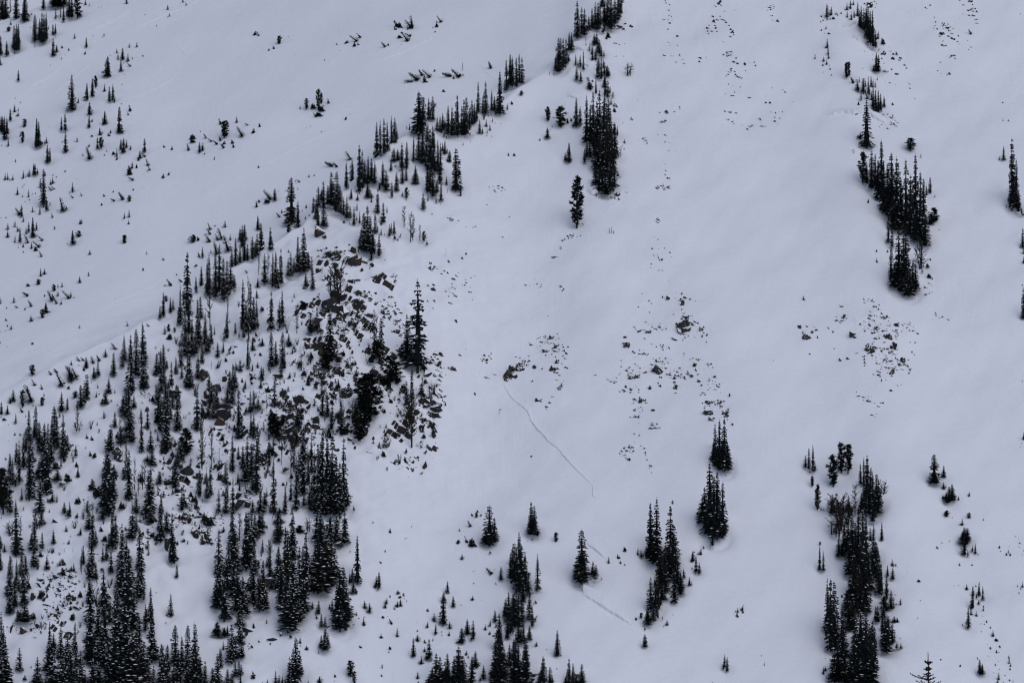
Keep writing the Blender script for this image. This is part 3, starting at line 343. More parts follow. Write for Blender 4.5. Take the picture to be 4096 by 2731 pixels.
F 90 1210 200 45,115 1300 240 55,95 1300 260 60,30 1480 310 90,60 1420 200 80,90 1560 260 80,145 1568 130 30,660 1045 48 20,697 1045 98 40,560 1145 90 26,717 1240 105 32,210 1285 50 18,200 1450 110 30,238 1440 40 20,487 1460 90 40,523 1470 75 26,860 1400 52 28,877 1445 30 16,215 1545 38 20,590 1568 100 44,640 1568 110 26,955 705 80 30,453 1568 40 20
F 1440 300 200 80,1475 260 200 60,1500 235 225 60,1500 400 200 70,1480 460 260 80,1440 560 180 60,1520 560 200 70,1460 700 330 90,1520 980 500 110,1500 820 300 95,1480 760 260 80,1540 700 300 70,1450 910 80 34,1575 400 220 45,1560 720 200 60,1580 600 200 50,1615 290 160 40,1665 220 200 60,1670 330 110 40,1630 800 380 80,1640 600 200 60,1625 520 110 70
F 1730 110 200 90,1700 120 200 80,1760 120 220 80,1800 100 200 70,1740 410 380 80,1740 405 130 100,1820 330 220 65,1855 190 150 45,1900 90 160 60,1920 60 130 50,2000 135 130 55,2053 95 95 32,2275 240 280 45,2320 75 120 50,2320 262 70 26,2205 270 105 40,2170 260 80 40,1810 800 400 85,1855 700 140 50
F 1200 900 280 110,1160 680 250 110,1180 700 330 90,1230 600 110 60,1130 640 150 80,1190 800 200 110,1210 920 150 60,1055 780 140 55,1020 990 240 85,1000 1000 130 70,1110 930 160 90,1300 1000 370 60,1295 700 90 35,1355 795 205 45,1385 1000 200 75,1395 1130 150 110,1350 1095 60 60
F 1000 1568 590 140,975 1350 370 120,1040 1450 300 120,960 1500 260 110,990 1250 260 120,1185 1430 450 95,1170 1250 200 70,1370 1568 430 110,1385 1400 260 70,1250 1568 200 70,1340 1568 90 70,1480 1568 190 50,1610 1325 300 80,1625 1150 120 90,1650 1090 200 80,1590 1250 60 50,1670 1000 130 70
F 2190 870 450 60,2140 450 260 70,2110 460 210 60,2160 420 180 60,2130 560 200 70,2250 430 80 40,2300 650 200 45,2330 600 160 40,2305 860 200 45,2220 850 180 40,2330 880 220 60,2135 1180 350 50,2190 1080 120 35,2270 1200 330 90,2230 1160 210 60,2310 1250 330 90,2250 1280 200 90,2330 1350 180 70,2110 800 50 25,2320 1568 120 60,2085 1460 360 45,2070 1300 200 50,2075 1568 200 70,2010 1568 230 50,2140 1568 340 55,2185 1300 100 34,2200 1360 90 36,1835 1380 210 55,1905 1430 200 65,1895 1300 100 40,1930 1400 280 50
F 1960 700 160 70,1990 580 180 70,1920 450 180 50,1940 560 200 80,2000 240 56 40,2090 560 150 60,2110 680 120 40,1470 1300 110 60,1670 1540 180 60,1690 1500 120 60
D 715 800 220 80,720 820 90 100,1855 1150 430 110,1940 1140 350 80,1850 1130 420 60,1105 1000 280 60,1155 1200 260 40,1240 1400 330 50,1270 1400 190 60,1310 1350 230 90,1330 1300 200 60,1720 320 200 90,1650 180 190 70,1940 260 90 18,2015 1190 200 20,2000 1185 60 50,1165 1100 150 60,800 1568 110 110,850 1540 60 40,890 1568 50 40,1215 1568 110 40,1895 1400 240 30,140 1330 60 60,440 1470 30 60
K 300 22 18 26,65 50 10,0 15 16,723 222 12,770 265 24,845 380 16,910 485 14,1043 330 14,625 432 30 30,405 500 30 12,305 590 14,38 720 20 34,78 765 10,10 695 12,135 860 28 20,80 917 8,52 1085 20,920 808 8,1023 548 20,670 540 20,655 1275 24,770 1460 20,810 1438 14,1555 1310 20,1505 1230 30,1130 1190 40,1135 1260 20,2075 180 34 30,2010 1240 40,600 650 14,1080 590 16,1385 498 10,605 1280 20,640 1200 14
L 1065 70 66 -34,732 178 40 -34,775 178 30 -38,860 205 70 -34,912 178 56 -30,530 285 42 -36,570 400 120 -66,548 400 12 -6,660 320 104 -56,655 360 120 -60,705 330 96 -40,472 305 40 -32,322 402 56 -40,390 440 50 -20,290 545 150 -66,208 652 36 -38,192 862 24 -8,1470 1290 50 -20
R 575 1310 50 36,600 1275 14 24,1070 1040 60 60,1090 1000 50 40,1100 1080 50 36,1590 1030 50 34,1660 1140 26 40,1690 1040 36 26,1720 1190 80 66,1870 300 56 70,1870 350 30 30,1600 480 70 70,1650 460 50 24,1990 430 70 60,1910 490 60 50,1880 560 30 70,1900 670 26 60,2060 360 40 40,2090 310 36 36,2050 600 110 60,2080 690 100 100,2020 750 90 44,1990 680 50 40,2000 790 60 30,2075 945 20 24,2060 860 30 20,2230 1500 80 80,2270 1490 40 50,2215 1420 60 60,1690 1360 40 20,1655 1380 20 50,1690 1410 26 20,1640 1440 60 20,1700 1490 50 26,1550 1410 14 14,1730 1520 36 20,1500 1160 14 24,1145 1100 20 16,1380 1180 14 18,2170 45 30 10,2340 330 30 20,1190 1420 50 14
C 1680 1440 160 160 26,1600 1200 180 100 14,1960 560 200 300 30,1330 500 120 80 8,2250 1450 160 200 20,2320 330 60 120 10,1480 1450 90 200 10,1760 1500 120 120 12,1650 70 260 100 8,2220 560 160 300 14
C 1500 1250 300 400 30,2000 1000 300 500 34,2200 800 250 700 34,1250 700 300 600 16
@1024 1366
F 60 40 80 60,140 220 320 65,180 210 220 60,245 240 340 70,230 330 160 50,260 235 200 40,300 40 120 60,335 120 70 30,360 100 70 30,15 240 60 30,45 420 90 40,50 340 120 50,65 310 80 36,680 130 470 120,720 150 90 80,1100 150 160 80,1150 140 390 75,1120 150 60 60,1385 165 425 130,1485 240 828 215,1340 130 120 70,1385 235 60 30
F 170 590 240 60,180 350 40 30,20 620 110 70,610 670 300 60,655 680 220 60,700 730 160 60,780 680 120 60,760 425 90 50,1380 580 230 55,1430 510 270 45,790 820 160 90,690 800 90 80,680 880 70 80,390 760 160 80,370 640 60 40
F 160 1560 490 80,5 1370 560 80,15 1100 360 50,120 1130 340 40,100 1420 90 28,270 1568 260 50,320 1450 180 46,370 1530 380 90,385 1350 220 60,430 1390 560 100,440 1100 360 60,415 1200 260 70,480 1300 330 50,510 1200 360 40,535 1400 420 60,570 1480 560 70,610 1520 720 90,650 1540 720 90,600 1400 500 80,700 1550 720 110,740 1530 500 100,680 1450 400 100,770 1540 440 90,805 1480 620 80,830 1500 240 70,790 1560 240 100,560 1568 300 100,640 1580 300 110,720 1580 260 110,510 1440 200 60,490 1490 120 70,590 1250 330 70,660 1300 420 80,520 1540 180 70,370 950 180 50,350 860 110 60
F 40 1568 180 90,80 1500 120 60,215 1568 50 60,370 1190 40 16,440 1500 120 50
P 1045 690 400 210,985 660 330 170,1000 790 160 130,940 900 220 90,940 850 260 100,955 910 130 90,1230 400 270 150,1290 375 190 130,640 250 140 130,1110 150 160 100,1030 740 120 90,180 780 120 90,150 860 160 110,190 880 140 90,240 770 100 60
D 1085 140 420 80,1105 145 380 80,1430 950 420 170,1435 760 260 190,1530 530 210 70,1605 520 150 70,1635 460 80 60,900 740 220 150,930 780 200 90,320 1190 300 70,355 1190 300 60,345 1180 220 80,235 1120 300 40,330 1000 120 60,95 640 170 24,410 700 130 40,405 160 130 16,440 330 150 12,410 260 120 60,1005 165 105 12,320 335 60 8,490 60 60 30,435 100 60 8,625 160 70 60,690 770 120 50,800 700 160 30,120 900 140 40,290 870 90 60,1375 1100 36 30,470 1100 160 24,490 1350 200 40,370 1250 200 30,280 1340 70 14,500 190 90 90,70 820 90 40,600 500 150 60
K 270 460 20,345 360 20,40 130 30,1295 42 14,1380 205 30,1390 1020 14,898 1545 40 20,250 1320 30,345 195 26,1290 600 20,1240 560 40 44,1140 470 46 46,2035 1565 20,120 260 30,430 440 30 30,700 410 24,510 150 50 40
R 590 100 40 46,470 40 40 36,575 380 30 20,525 410 24 10,545 395 24 10,550 240 50 26,560 300 40 50,500 350 60 40,620 340 30 50,750 290 50 40,790 285 46 46,740 260 26 26,825 490 80 70,820 440 24 30,870 480 36 20,400 540 60 90,370 540 50 40,420 490 40 20,310 580 60 40,335 600 60 40,350 640 60 30,300 640 50 36,240 580 60 50,270 630 40 40,330 670 36 26,480 550 50 30,480 610 26 50,550 730 50 60,560 780 80 46,520 760 40 30,825 675 50 36,990 810 60 80,1000 760 60 60,1010 790 36 36,970 700 60 60,75 1080 50 90,50 1050 30 50,60 1110 40 40,210 890 30 24,330 880 60 50,300 810 40 60,260 870 60 24,165 950 16 30,80 1160 14 14,270 1180 40 40
R 920 375 60 40,910 350 30 26,840 240 30 20,895 215 30 20,930 240 20 20,860 290 30 20,840 45 14 26,890 95 26 24,980 60 40 8,985 75 16 14,855 400 24 10,810 350 34 14,760 100 30 30,800 110 30 30,780 150 36 30,730 115 30 30,805 265 18 16,965 295 30 26,990 310 26 24,1000 335 24 20,700 380 40 14,690 440 24 16,860 895 40 20,910 970 14 22,1040 1010 40 8,600 340 40 36,570 200 30 20,650 130 14 30
R 1575 285 66 44,1670 205 46 60,1620 165 34 26,1605 140 30 20,1700 115 30 26,1700 240 20 24,1690 310 20 34,1640 310 20 16,1640 185 20 20,1680 345 26 22,1700 360 20 8,1805 250 46 30,1830 262 20 18,1770 240 14 12,1660 400 30 40,1690 450 20 30,1660 495 26 18,1700 505 16 14,1345 450 30 46,1480 500 20 20,1310 530 14 20,1340 665 44 46,1320 640 20 24,1590 560 60 40,1650 620 80 44,1600 540 40 26,1640 560 46 26,1690 580 36 22,1650 680 60 44,1690 690 36 14,1745 580 10 30,1720 545 26 16,1560 715 46 24,1530 715 26 26,1585 665 40 40,1525 795 40 60,1615 765 40 50,1640 850 40 56,1580 790 20 26,1600 730 20 20,1560 1005 22 34,1550 1140 26 50,1515 1200 24 20,1400 1240 10 12,1400 1165 10 24,1440 1180 20 36,1490 1060 20 20,1445 1100 14 14,1580 955 14 20,1650 930 8 8,1525 960 14 6,1560 240 26 20,1530 540 60 36,1560 590 50 30,1430 1165 14 14
R 1930 70 12 6,1875 125 30 12,2125 170 36 20,2160 108 14 10,2110 330 40 20,2140 337 14 6,2200 305 40 10,2010 478 34 16,2240 625 22 12,2235 655 16 10,2310 310 70 80,2335 260 40 60,2300 350 40 36,2340 330 20 50,2090 160 20 20,2055 292 8 6
C 660 240 300 240 40,860 230 160 200 26,1660 560 180 180 26,1600 760 160 240 26,1620 140 180 130 22,1690 300 120 200 16,1440 1120 120 160 14,500 320 200 200 20,350 600 240 160 26,200 780 280 200 36,2110 150 110 120 12,1560 950 160 80 8,280 820 160 150 16,560 760 150 110 14,450 180 200 160 14,1340 560 90 220 12,70 460 100 250 14
C 150 500 280 500 36,400 800 400 300 40,700 550 350 350 36,130 900 200 300 20,620 200 300 300 24
@2048 1366
F 1865 1100 360 70,1905 1150 450 90,1950 1165 475 100,1980 1165 240 90,1930 1160 220 100,1885 1140 170 80,1850 1080 170 50,1940 1175 140 110
K 1485 1490 36 34,1960 1230 14,2025 765 20,178 1055 12 26
R 10 260 30 90,30 240 40 50,75 215 60 36,130 210 40 26,55 255 40 40,25 320 46 40,90 250 40 40,120 180 26 12,150 128 26 12,180 30 36 14,160 10 20 8,205 235 40 26,180 360 24 22,310 88 60 24,405 50 50 30,370 60 40 20,345 15 40 14,475 82 30 26,505 110 30 28,515 50 16 24,490 155 24 14,415 185 36 50,460 200 30 12,370 255 60 40,425 245 36 36,405 285 40 26,440 310 24 18,410 350 16 12,510 243 20 14,490 235 20 14,440 425 40 40,455 405 20 18,430 440 16 14,245 540 60 26,265 548 30 18,315 595 40 26,345 560 24 20,375 505 30 14,320 618 12 8,280 250 20 14,310 125 14 10,470 130 20 10,35 140 14 12,70 150 20 10,390 20 30 10,60 225 30 30
R 1055 35 56 56,1020 15 26 20,1120 97 30 26,1170 112 26 14,1215 115 40 18,1168 75 14 14,1240 120 14 14,1005 175 14 10,1055 265 26 24,1110 325 80 38,1160 330 26 24,1075 310 24 24,1210 288 30 20,1335 265 90 70,1310 270 50 40,1365 330 26 26,1325 180 16 40,1380 180 36 14,1410 245 24 22,1415 150 26 8,1400 200 16 12,1435 300 40 24,1460 310 24 16,1490 340 24 36,1495 375 24 26,1505 420 40 50,1505 470 12 30,1530 310 40 30,1500 310 20 20,1580 325 26 20,1550 330 14 10,1610 300 30 20,1650 320 36 36,1640 310 24 20,1680 215 34 40,1690 265 18 36,1720 365 34 30,1740 400 20 30,1700 345 14 10,1860 322 26 22,1820 345 26 14,1895 410 36 26,1910 390 20 10,1705 165 40 20,1580 110 10 14,1580 135 8 8,1710 300 20 14,1785 5 12 10,1450 62 16 16,1380 50 16 16,1285 22 20 6,1390 75 20 10
R 1265 425 36 26,1360 405 34 36,1345 380 20 24,1040 415 36 30,1095 440 36 30,1035 455 20 14,1090 465 20 14,1165 465 18 8,1130 530 40 26,1185 550 40 46,1220 540 26 36,1235 562 24 14,1170 515 14 20,1160 610 12 10,1160 630 10 8,1175 648 10 8,1145 683 60 24,1165 695 26 20,1088 693 16 10,1297 630 34 24,1290 745 24 24,1300 765 60 14,1310 792 90 16,1270 790 16 10,1360 788 14 12,1330 755 16 12,1165 750 14 6,1125 845 14 16,1165 860 12 26,1080 970 30 26,1110 970 26 20,1030 980 20 22,990 1025 30 22,1070 1085 28 40,1050 1070 16 24,1025 1045 20 12,1187 955 14 10,1215 980 12 20,1225 1020 14 20,1228 1045 10 14,1238 1083 20 20,1273 1140 26 26,1285 1200 14 10,1262 1160 12 8,1128 920 8 6,875 345 24 10,920 365 40 10,980 300 20 10,770 305 36 5,950 365 20 8
R 2002 492 22 34,1800 560 60 36,1830 555 40 30,1770 590 30 16,1815 590 14 12,1765 610 18 20,1800 655 90 46,1830 715 60 40,1910 560 40 40,1920 595 26 26,1890 540 20 20,1960 645 60 46,1985 615 20 24,1970 680 40 40,1950 690 20 16,1935 665 20 18,1755 470 30 14,1800 442 20 8,1735 490 20 10,1775 490 20 10,1915 465 10 8,1980 715 12 14,1750 565 12 10,1860 550 20 10
C 100 200 150 80 18,420 80 160 160 16,1180 120 200 100 14,1540 300 260 140 30,1700 160 120 80 8,1120 280 240 120 18,1340 200 200 100 14,1160 560 160 200 14,1060 1020 160 160 18,1800 230 130 80 12,1880 560 160 120 12,1080 440 180 100 14,950 350 160 60 8,1850 380 120 120 12,300 40 220 80 12,1400 50 160 80 10,1100 220 220 90 8,440 370 110 80 8,1330 270 140 90 8
@3072 1366
F 1525 1285 258 105,1615 1243 108 50,1612 1358 76 48,1665 1465 140 80,1690 1455 150 80,1645 1478 90 60,1640 1440 60 50,1850 1420 48 28,345 1150 112 45,375 1165 195 34,412 1180 240 46,435 1170 60 30,690 1568 180 36,740 1540 135 50,770 1568 60 40,850 1300 190 40,880 1320 270 50,910 1420 395 80,945 1400 260 60,960 1440 260 60,995 1480 275 70,1015 1500 240 70,880 1500 200 60,930 1568 300 100,860 1568 190 70,1000 1568 260 100,960 1568 220 100,900 1568 260 90,1030 1500 160 60,1635 1590 40 36,2350 900 80 40
P 600 1315 268 110,675 1190 262 90,735 1200 258 90,405 1328 95 36,455 1535 220 60,630 1430 36 26
D 590 1568 150 210,640 1568 130 180,800 1568 250 110,1050 1400 130 100,690 1568 100 120
K 385 1200 16,490 1545 20,1750 1450 32 22,2330 938 10,2317 968 6,2342 368 14,48 175 10,1610 1440 30,380 118 12,510 1550 16
R 905 70 36 50,945 85 60 50,935 40 40 24,910 40 30 30,1000 60 14 16,1040 85 30 26,1065 65 30 30,1095 65 40 26,1110 100 30 24,1155 45 60 70,1140 90 40 20,1140 110 20 26,1180 70 26 20,960 128 18 14,915 115 14 10,880 135 26 30,885 165 14 20,890 195 18 30,888 220 10 14,1010 200 36 24,1065 175 20 26,1120 180 36 22,1100 155 16 12,1145 208 20 8,1190 165 14 26,1240 180 40 60,1215 210 36 36,1255 210 30 26,1290 165 18 20,1280 220 16 30,1085 235 40 20,1130 280 50 60,1165 255 16 30,1110 240 20 14,1140 315 26 16,1040 255 20 10,1005 270 14 20,1020 310 30 20,1030 285 16 10,1305 260 14 36,1295 290 16 16,1315 250 14 14,1045 360 10 30,1195 400 14 24,1130 448 24 26,1225 395 16 6,735 155 36 18,670 165 40 26,815 105 30 10,830 500 36 18,880 510 36 14,925 545 30 30,945 550 20 18,1050 560 36 20,1018 595 30 10,960 675 40 14,980 690 14 12,815 460 12 8,1325 95 16 20,1345 120 8 16,610 65 14 16,1350 10 36 10,1310 5 20 8,1070 5 30 10,1150 15 20 20,995 268 10 16,385 115 12 10,980 565 10 8,1085 352 10 6,995 665 8 6
C 1060 110 260 180 40,1120 230 200 120 26,1240 200 110 120 16,1010 300 80 60 10,900 520 140 60 10,940 40 120 90 14
@0 2048
F 145 380 470 120,320 340 330 80,290 340 160 70,388 330 150 46,310 490 240 80,490 283 130 50,430 520 125 58,40 358 70 40,5 330 120 40,5 520 200 50,275 130 20 30,380 110 150 60,737 205 70 46,610 178 64 36,488 365 50 30,632 290 46 30,648 228 20,588 290 24
F 95 600 210 60,85 760 300 80,90 920 330 90,150 700 280 60,135 860 260 80,200 560 220 70,235 560 170 70,220 850 320 90,210 740 260 80,225 1000 160 120,190 1000 110 80,250 980 110 70
F 680 540 80 30,655 540 55 40,610 525 24 24,550 490 60 40,570 460 44 30,765 470 180 40,820 150 160 90,850 300 320 80,840 500 250 90,820 610 180 80,880 280 120 40,850 600 150 80,880 610 160 40,945 440 140 36,975 430 170 40,1020 550 220 60,1030 330 400 80,1000 330 140 50,1060 280 260 60,940 60 80 70
F 1120 540 450 100,1160 500 280 90,1125 760 420 120,1180 640 320 100,1100 660 300 80,1200 850 320 120,1160 1000 560 160,1080 1150 420 120,1230 1080 360 120,1150 1400 560 200,1220 1568 520 200,1060 1568 460 160,1130 1568 360 180,1250 1400 330 160,1300 1568 400 150,1060 1300 560 120,1075 960 290 80,1280 1250 300 80
F 1280 520 390 90,1300 740 400 100,1275 780 300 70,1320 800 60 50,1220 230 260 100,1250 170 150 60,1390 90 160 90,1340 60 90 60,1320 70 40 30,1475 260 330 80,1470 160 240 70,1530 180 200 80,1580 450 460 80,1590 440 200 70,1500 230 110 60,1625 595 120 36,1570 950 210 60,1525 1020 30 16
F 1385 1000 320 60,1395 1350 430 100,1400 1150 300 70,1335 1080 260 50,1345 1000 120 70,1410 1340 220 100,1320 1500 330 100,1370 1568 60 40,1410 1568 170 50
F 820 820 230 80,830 1000 380 100,820 1200 300 100,830 1380 500 130,800 1350 240 100,950 850 350 90,960 950 300 100,900 1130 330 80,960 1200 380 110,930 1380 330 120,1000 1568 420 130,960 1420 260 100,850 1568 240 100,910 1568 200 110,1010 1000 200 80
F 455 1300 310 70,490 1250 150 60,450 1450 300 100,480 1568 360 140,560 1330 300 80,560 1568 300 110,620 1400 300 80,610 1568 360 120,650 1568 300 110,690 1300 300 60,700 1400 200 70,740 1568 310 90,420 1568 80 36,345 1568 250 100,340 1568 150 120,180 1450 215 76,780 1568 90 60
F 10 1250 350 80,30 1420 400 90,50 1568 420 140,0 1568 380 100,80 1568 200 90
F 1490 1568 360 110,1480 1400 200 60,1540 1460 250 90,1530 1568 200 90,1610 1390 370 90,1640 1568 320 110,1670 1460 330 70,1590 1568 110 60,1725 1420 400 80,1720 1568 260 110,1790 1400 410 90,1800 1568 350 130,1760 1568 250 120,1840 1500 180 70,1885 1568 210 60,1950 1568 150 50,2000 1568 280 100,2030 1420 170 60,2020 1350 110 40,2090 1568 140 60,2130 1568 100 60,2160 1500 120 70,2195 1500 140 60,2215 1480 90 50,2210 1568 80 50
F 2010 560 400 110,2020 860 440 130,2000 800 300 110,2060 980 420 130,2080 700 320 110,2100 560 300 90,2140 500 520 110,2130 300 320 80,2160 480 330 90,2150 760 330 120,2180 900 350 140,2260 930 260 110,2200 1040 240 110,2230 880 300 90,2260 500 520 110,2280 350 360 100,2250 480 260 110,2310 300 300 90,2340 230 240 80,2330 830 400 90,2310 700 260 80,2335 560 250 80,2130 1370 360 90,2160 1340 220 100,2220 1330 250 80,2200 1200 260 90,2060 1130 80 100,2000 1130 130 100,1985 1090 90 70,2050 1260 90 30,2090 1120 90 50
D 350 140 150 110,750 555 220 50,740 540 130 40,90 210 120 130,590 370 40 14,670 370 40 14,890 680 140 30,1430 290 90 14,1765 120 90 20,2200 250 240 80,1880 110 110 90,190 200 160 60,760 60 70 60
K 225 1535 40 44,285 1438 26 26,10 55 18,440 400 16,385 1205 12,575 555 20,2330 1060 46 20,1860 1405 20,2315 1240 24 30,2280 1260 16,1435 740 12,2335 885 16,345 520 40 20,2320 1520 60 50,2340 1500 20,350 400 16,130 890 14,25 360 14
R 510 85 46 14,490 90 20 10,1530 300 50 120,1625 300 24 50,1680 262 36 24,1800 180 60 50,1800 215 40 40,1870 260 60 60,1920 260 40 50,1950 285 30 30,1900 220 40 40,1700 60 50 40,1690 90 36 30,1650 60 26 40,1740 80 26 60,1695 10 30 30,1775 160 14 40,1635 420 16 12,1215 255 24 8,515 600 30 40,640 780 50 50,680 800 26 50,735 850 50 50,710 880 60 24,450 680 20 36,425 690 12 26,430 850 50 16,460 930 40 24,410 800 36 20,600 700 10 14,630 630 20 20,515 765 16 14,590 820 12 26,630 805 12 30,350 1050 30 40,210 1090 40 60,110 1080 20 60,320 1140 14 20,380 1110 16 30,310 770 40 60,380 620 40 24,2275 1080 70 36,2260 1120 30 24,2260 670 60 70,2210 520 50 40,1010 830 46 50,1010 780 60 30,2270 690 40 40,500 580 20 16
C 1700 50 300 120 36,1860 190 180 140 24,500 640 380 200 40,600 800 260 160 24,480 920 200 140 24,330 1060 240 120 20,130 1080 160 120 14,360 740 160 140 14,2000 70 160 100 10,2300 1230 90 60 8,580 560 300 90 14,2030 1100 140 120 16
C 1000 400 300 300 14,1900 80 300 150 36,1350 150 150 300 16,2150 700 200 400 14,600 650 300 250 24
@1024 2048
F 35 180 200 80,60 140 140 70,200 100 120 100,220 200 160 90,195 270 230 80,60 360 120 28,270 560 440 80,340 420 430 80,330 300 260 70,290 700 560 110,205 460 150 60,210 700 400 90,230 880 420 120,280 1000 400 140,330 1070 360 170,340 860 460 140,400 860 560 120,460 750 580 90,430 700 400 90,400 960 280 120,440 900 300 110,390 1000 200 100,300 560 200 100,470 560 250 80
F 560 250 270 130,600 560 520 160,590 300 300 130,680 260 260 150,740 260 250 100,650 400 300 130,570 720 440 180,640 660 440 180,690 620 420 150,720 620 300 120,530 720 260 90,560 500 330 120,815 270 280 90,770 60 90 50,600 710 220 150
F 930 635 435 80,885 620 110 40,860 645 90 46,893 742 140 50,1130 690 150 50,1105 660 85 32,1120 718 40 22,1095 690 40 40,770 1060 580 150,790 1040 420 160,745 1030 380 110,830 960 330 100,800 1000 520 120,700 910 120 40,675 895 60 30,577 925 120 46,600 1050 125 40,635 1050 105 40,635 1255 215 85,600 1240 125 40,660 1220 120 50,515 880 64 40,130 590 260 60,120 500 140 50,70 880 450 90,30 890 330 90,60 640 200 60,90 880 200 80,20 700 130 60,140 700 120 50
F 1000 880 78 46,1045 915 90 52,988 1038 88 36,922 948 38 30,1200 840 60 34,1188 880 64 34,1330 860 74 38,1300 870 60 40,1305 748 38 36,1297 1140 86 34,1150 1155 48 36,1760 738 112 46,1720 1020 285 85,1725 830 100 50,1810 865 100 46,1635 1000 80 44,1575 1058 62 32,1650 1112 90 42,1778 1062 64 44,1890 435 54 40,1990 805 44 34,1445 1320 175 54,1590 1345 186 64,1550 1280 48 26,1520 1390 80 50,1565 1345 60 40,1480 1185 68 56,1940 1115 142 66,1890 1200 150 72,1995 1155 170 50,1870 1195 30 60,1978 1175 40 26,2105 1078 60 30,2150 1043 56 32,2250 612 120 56,1485 1525 66 36
F 2145 295 370 120,2190 260 220 90,2110 280 120 90,2015 1420 155 80,1985 1568 260 90,2090 1525 124 50,1950 1340 30 30,1860 1568 350 140,1900 1568 260 110,1820 1568 260 80,1760 1568 280 80,1740 1568 160 80,1655 1568 280 100,1690 1568 250 80,1620 1568 150 80,1590 1568 80 60,2060 1545 40 36,2195 1000 110 46,2235 1250 330 90,2240 1568 420 150,2200 1500 330 110,2250 1400 300 120,2280 1500 260 110,2180 1568 160 100,2310 1150 260 60,2320 1000 280 90,2340 1100 240 80,2290 950 160 60,2340 600 160 70,2340 480 120 50,2345 1568 330 80,2330 1400 200 70
F 365 1568 430 120,340 1500 260 80,310 1568 250 60,400 1480 220 90,180 1568 120 36,210 1568 80 40,240 1568 80 36,105 1568 45 26,405 1200 58 30,465 1260 46 36,480 1568 36 24,580 1568 72 60,60 1568 20,270 1568 50 30,420 1490 90 40,1490 1568 25 30
P 400 190 70 76,870 1500 140 76,900 1568 110 50,2025 48 46 30
L 922 742 70 -40,2165 570 60 -62,1970 132 60 -24,1250 1028 40 -40,560 978 42 -26
K 875 828 30 24,892 1035 10 26,945 975 12,1075 98 14,1230 185 40 28,1430 135 10,1370 243 10,1392 237 7,1193 370 26 26,1145 465 18 24,865 363 10,1240 780 22 26,1368 768 28 36,1320 785 20 36,1362 795 12,1385 815 10,1272 890 24 18,1168 966 18 30,1575 905 22 30,1715 1045 14,1705 1100 14,1708 1132 14,1772 1130 38 26,1630 1182 24,1482 1092 18,1548 1198 28 36,1860 285 36 46,1935 275 38 34,1985 310 74 60,1867 172 24,1920 228 12,2063 35 22,1985 32 26,2150 373 16 26,2000 543 8,1998 655 14,1885 853 10,2145 1120 30 30,1930 1310 40 34,960 1240 20 30,1233 1255 28 28,1228 1290 20,958 1410 10,1165 1505 18 30,1562 1497 12,2195 535 14,2075 808 8,2210 660 20,415 1228 16,580 1292 24,28 1192 22,318 1150 26,295 1105 24 30,235 1120 10,140 1215 16 40,725 1510 26 20,1000 965 12,1205 958 8,105 1020 40 26,2305 143 8,2345 650 30,45 440 14,1745 808 10
D 1160 1435 40 26,720 1555 14,215 290 180 70,480 170 120 90,135 380 140 90,1480 1020 40 6
R 145 1165 56 30,235 1118 24 24,765 290 50 40,740 275 30 26,450 175 40 26,130 650 80 70,640 700 30 8
@2048 2048
F 175 190 293 85,205 200 268 80,190 190 160 120,235 215 70 44,65 560 390 100,80 720 440 130,40 640 330 90,120 700 330 90,60 700 200 100,20 600 330 90,100 820 260 80,235 705 335 66,150 760 220 60,160 980 300 56,185 1040 190 40,40 960 280 80,60 1040 300 90,20 1040 260 90,90 1000 220 70,10 900 160 70,5 600 280 60
F 60 1190 160 60,105 1200 200 60,80 1190 120 90,160 1165 130 50,35 1460 360 70,15 1568 420 80,60 1568 360 110,120 1568 400 110,130 1400 260 80,140 1568 280 110,20 1400 240 70,100 1568 200 130,415 1310 240 70,225 1230 48 32,285 1568 258 80,270 1568 130 80,348 1568 155 50,365 1568 60 50,525 1568 232 60,560 1568 190 50,590 1568 90 40,490 1568 66 40,640 1568 185 70,645 1568 90 80
F 640 632 490 130,660 620 280 130,620 600 220 110,742 585 140 50,772 580 100 50,735 560 60 40,888 468 66 28,1155 388 64 32,1190 410 70 44,1270 420 523 115,1330 450 603 130,1300 440 220 150,1290 400 200 140,1355 700 380 110,1410 720 260 90,1400 600 260 110,1455 500 573 125,1480 460 360 130,1500 620 240 120,1520 690 260 90,1490 820 320 80,1550 750 200 70,1540 700 140 80,1450 560 260 100,1275 880 300 90,1320 860 240 70,1345 880 300 80,1380 800 160 70,1310 670 90 30,1250 1030 170 80,1300 990 130 70,1330 950 120 50,1360 850 100 50,1240 1000 110 60
F 1220 1230 116 52,1580 600 90 40,1628 668 82 44,1735 388 64 40,1660 450 100 42,1690 540 150 46,1720 558 104 40,1650 450 40 30,1840 300 120 54,1815 180 650 160,1885 215 610 130,1935 200 500 100,1855 212 560 170,1770 90 330 120,1905 215 300 110,1750 60 200 110,1955 1420 120 26,1975 1455 136 32,1942 1438 72 26,1380 980 34 20,1425 1035 50 36,1205 405 30 30
P 405 268 84 42,1185 970 48 30
K 185 258 16,143 270 10,195 248 10,1038 355 40 34,978 422 38 32,997 467 22 26,1043 488 18 24,830 615 14 18,765 612 26 40,628 690 18,218 832 24 26,200 850 12,1140 985 24 20,1222 1078 20,1760 330 24 18,1738 310 8,1675 370 16,1655 518 16,1690 570 18,2085 960 36 46,2055 915 16,320 1262 10,408 1450 24 18,2290 1322 16,2322 1408 36 14,1478 942 10,1392 1050 8,1843 1568 14,1340 970 24,150 970 24,25 1060 14,2040 930 8
L 2108 900 54 14,2075 920 45 -6,2122 925 44 -8,205 990 50 22
@3072 2048
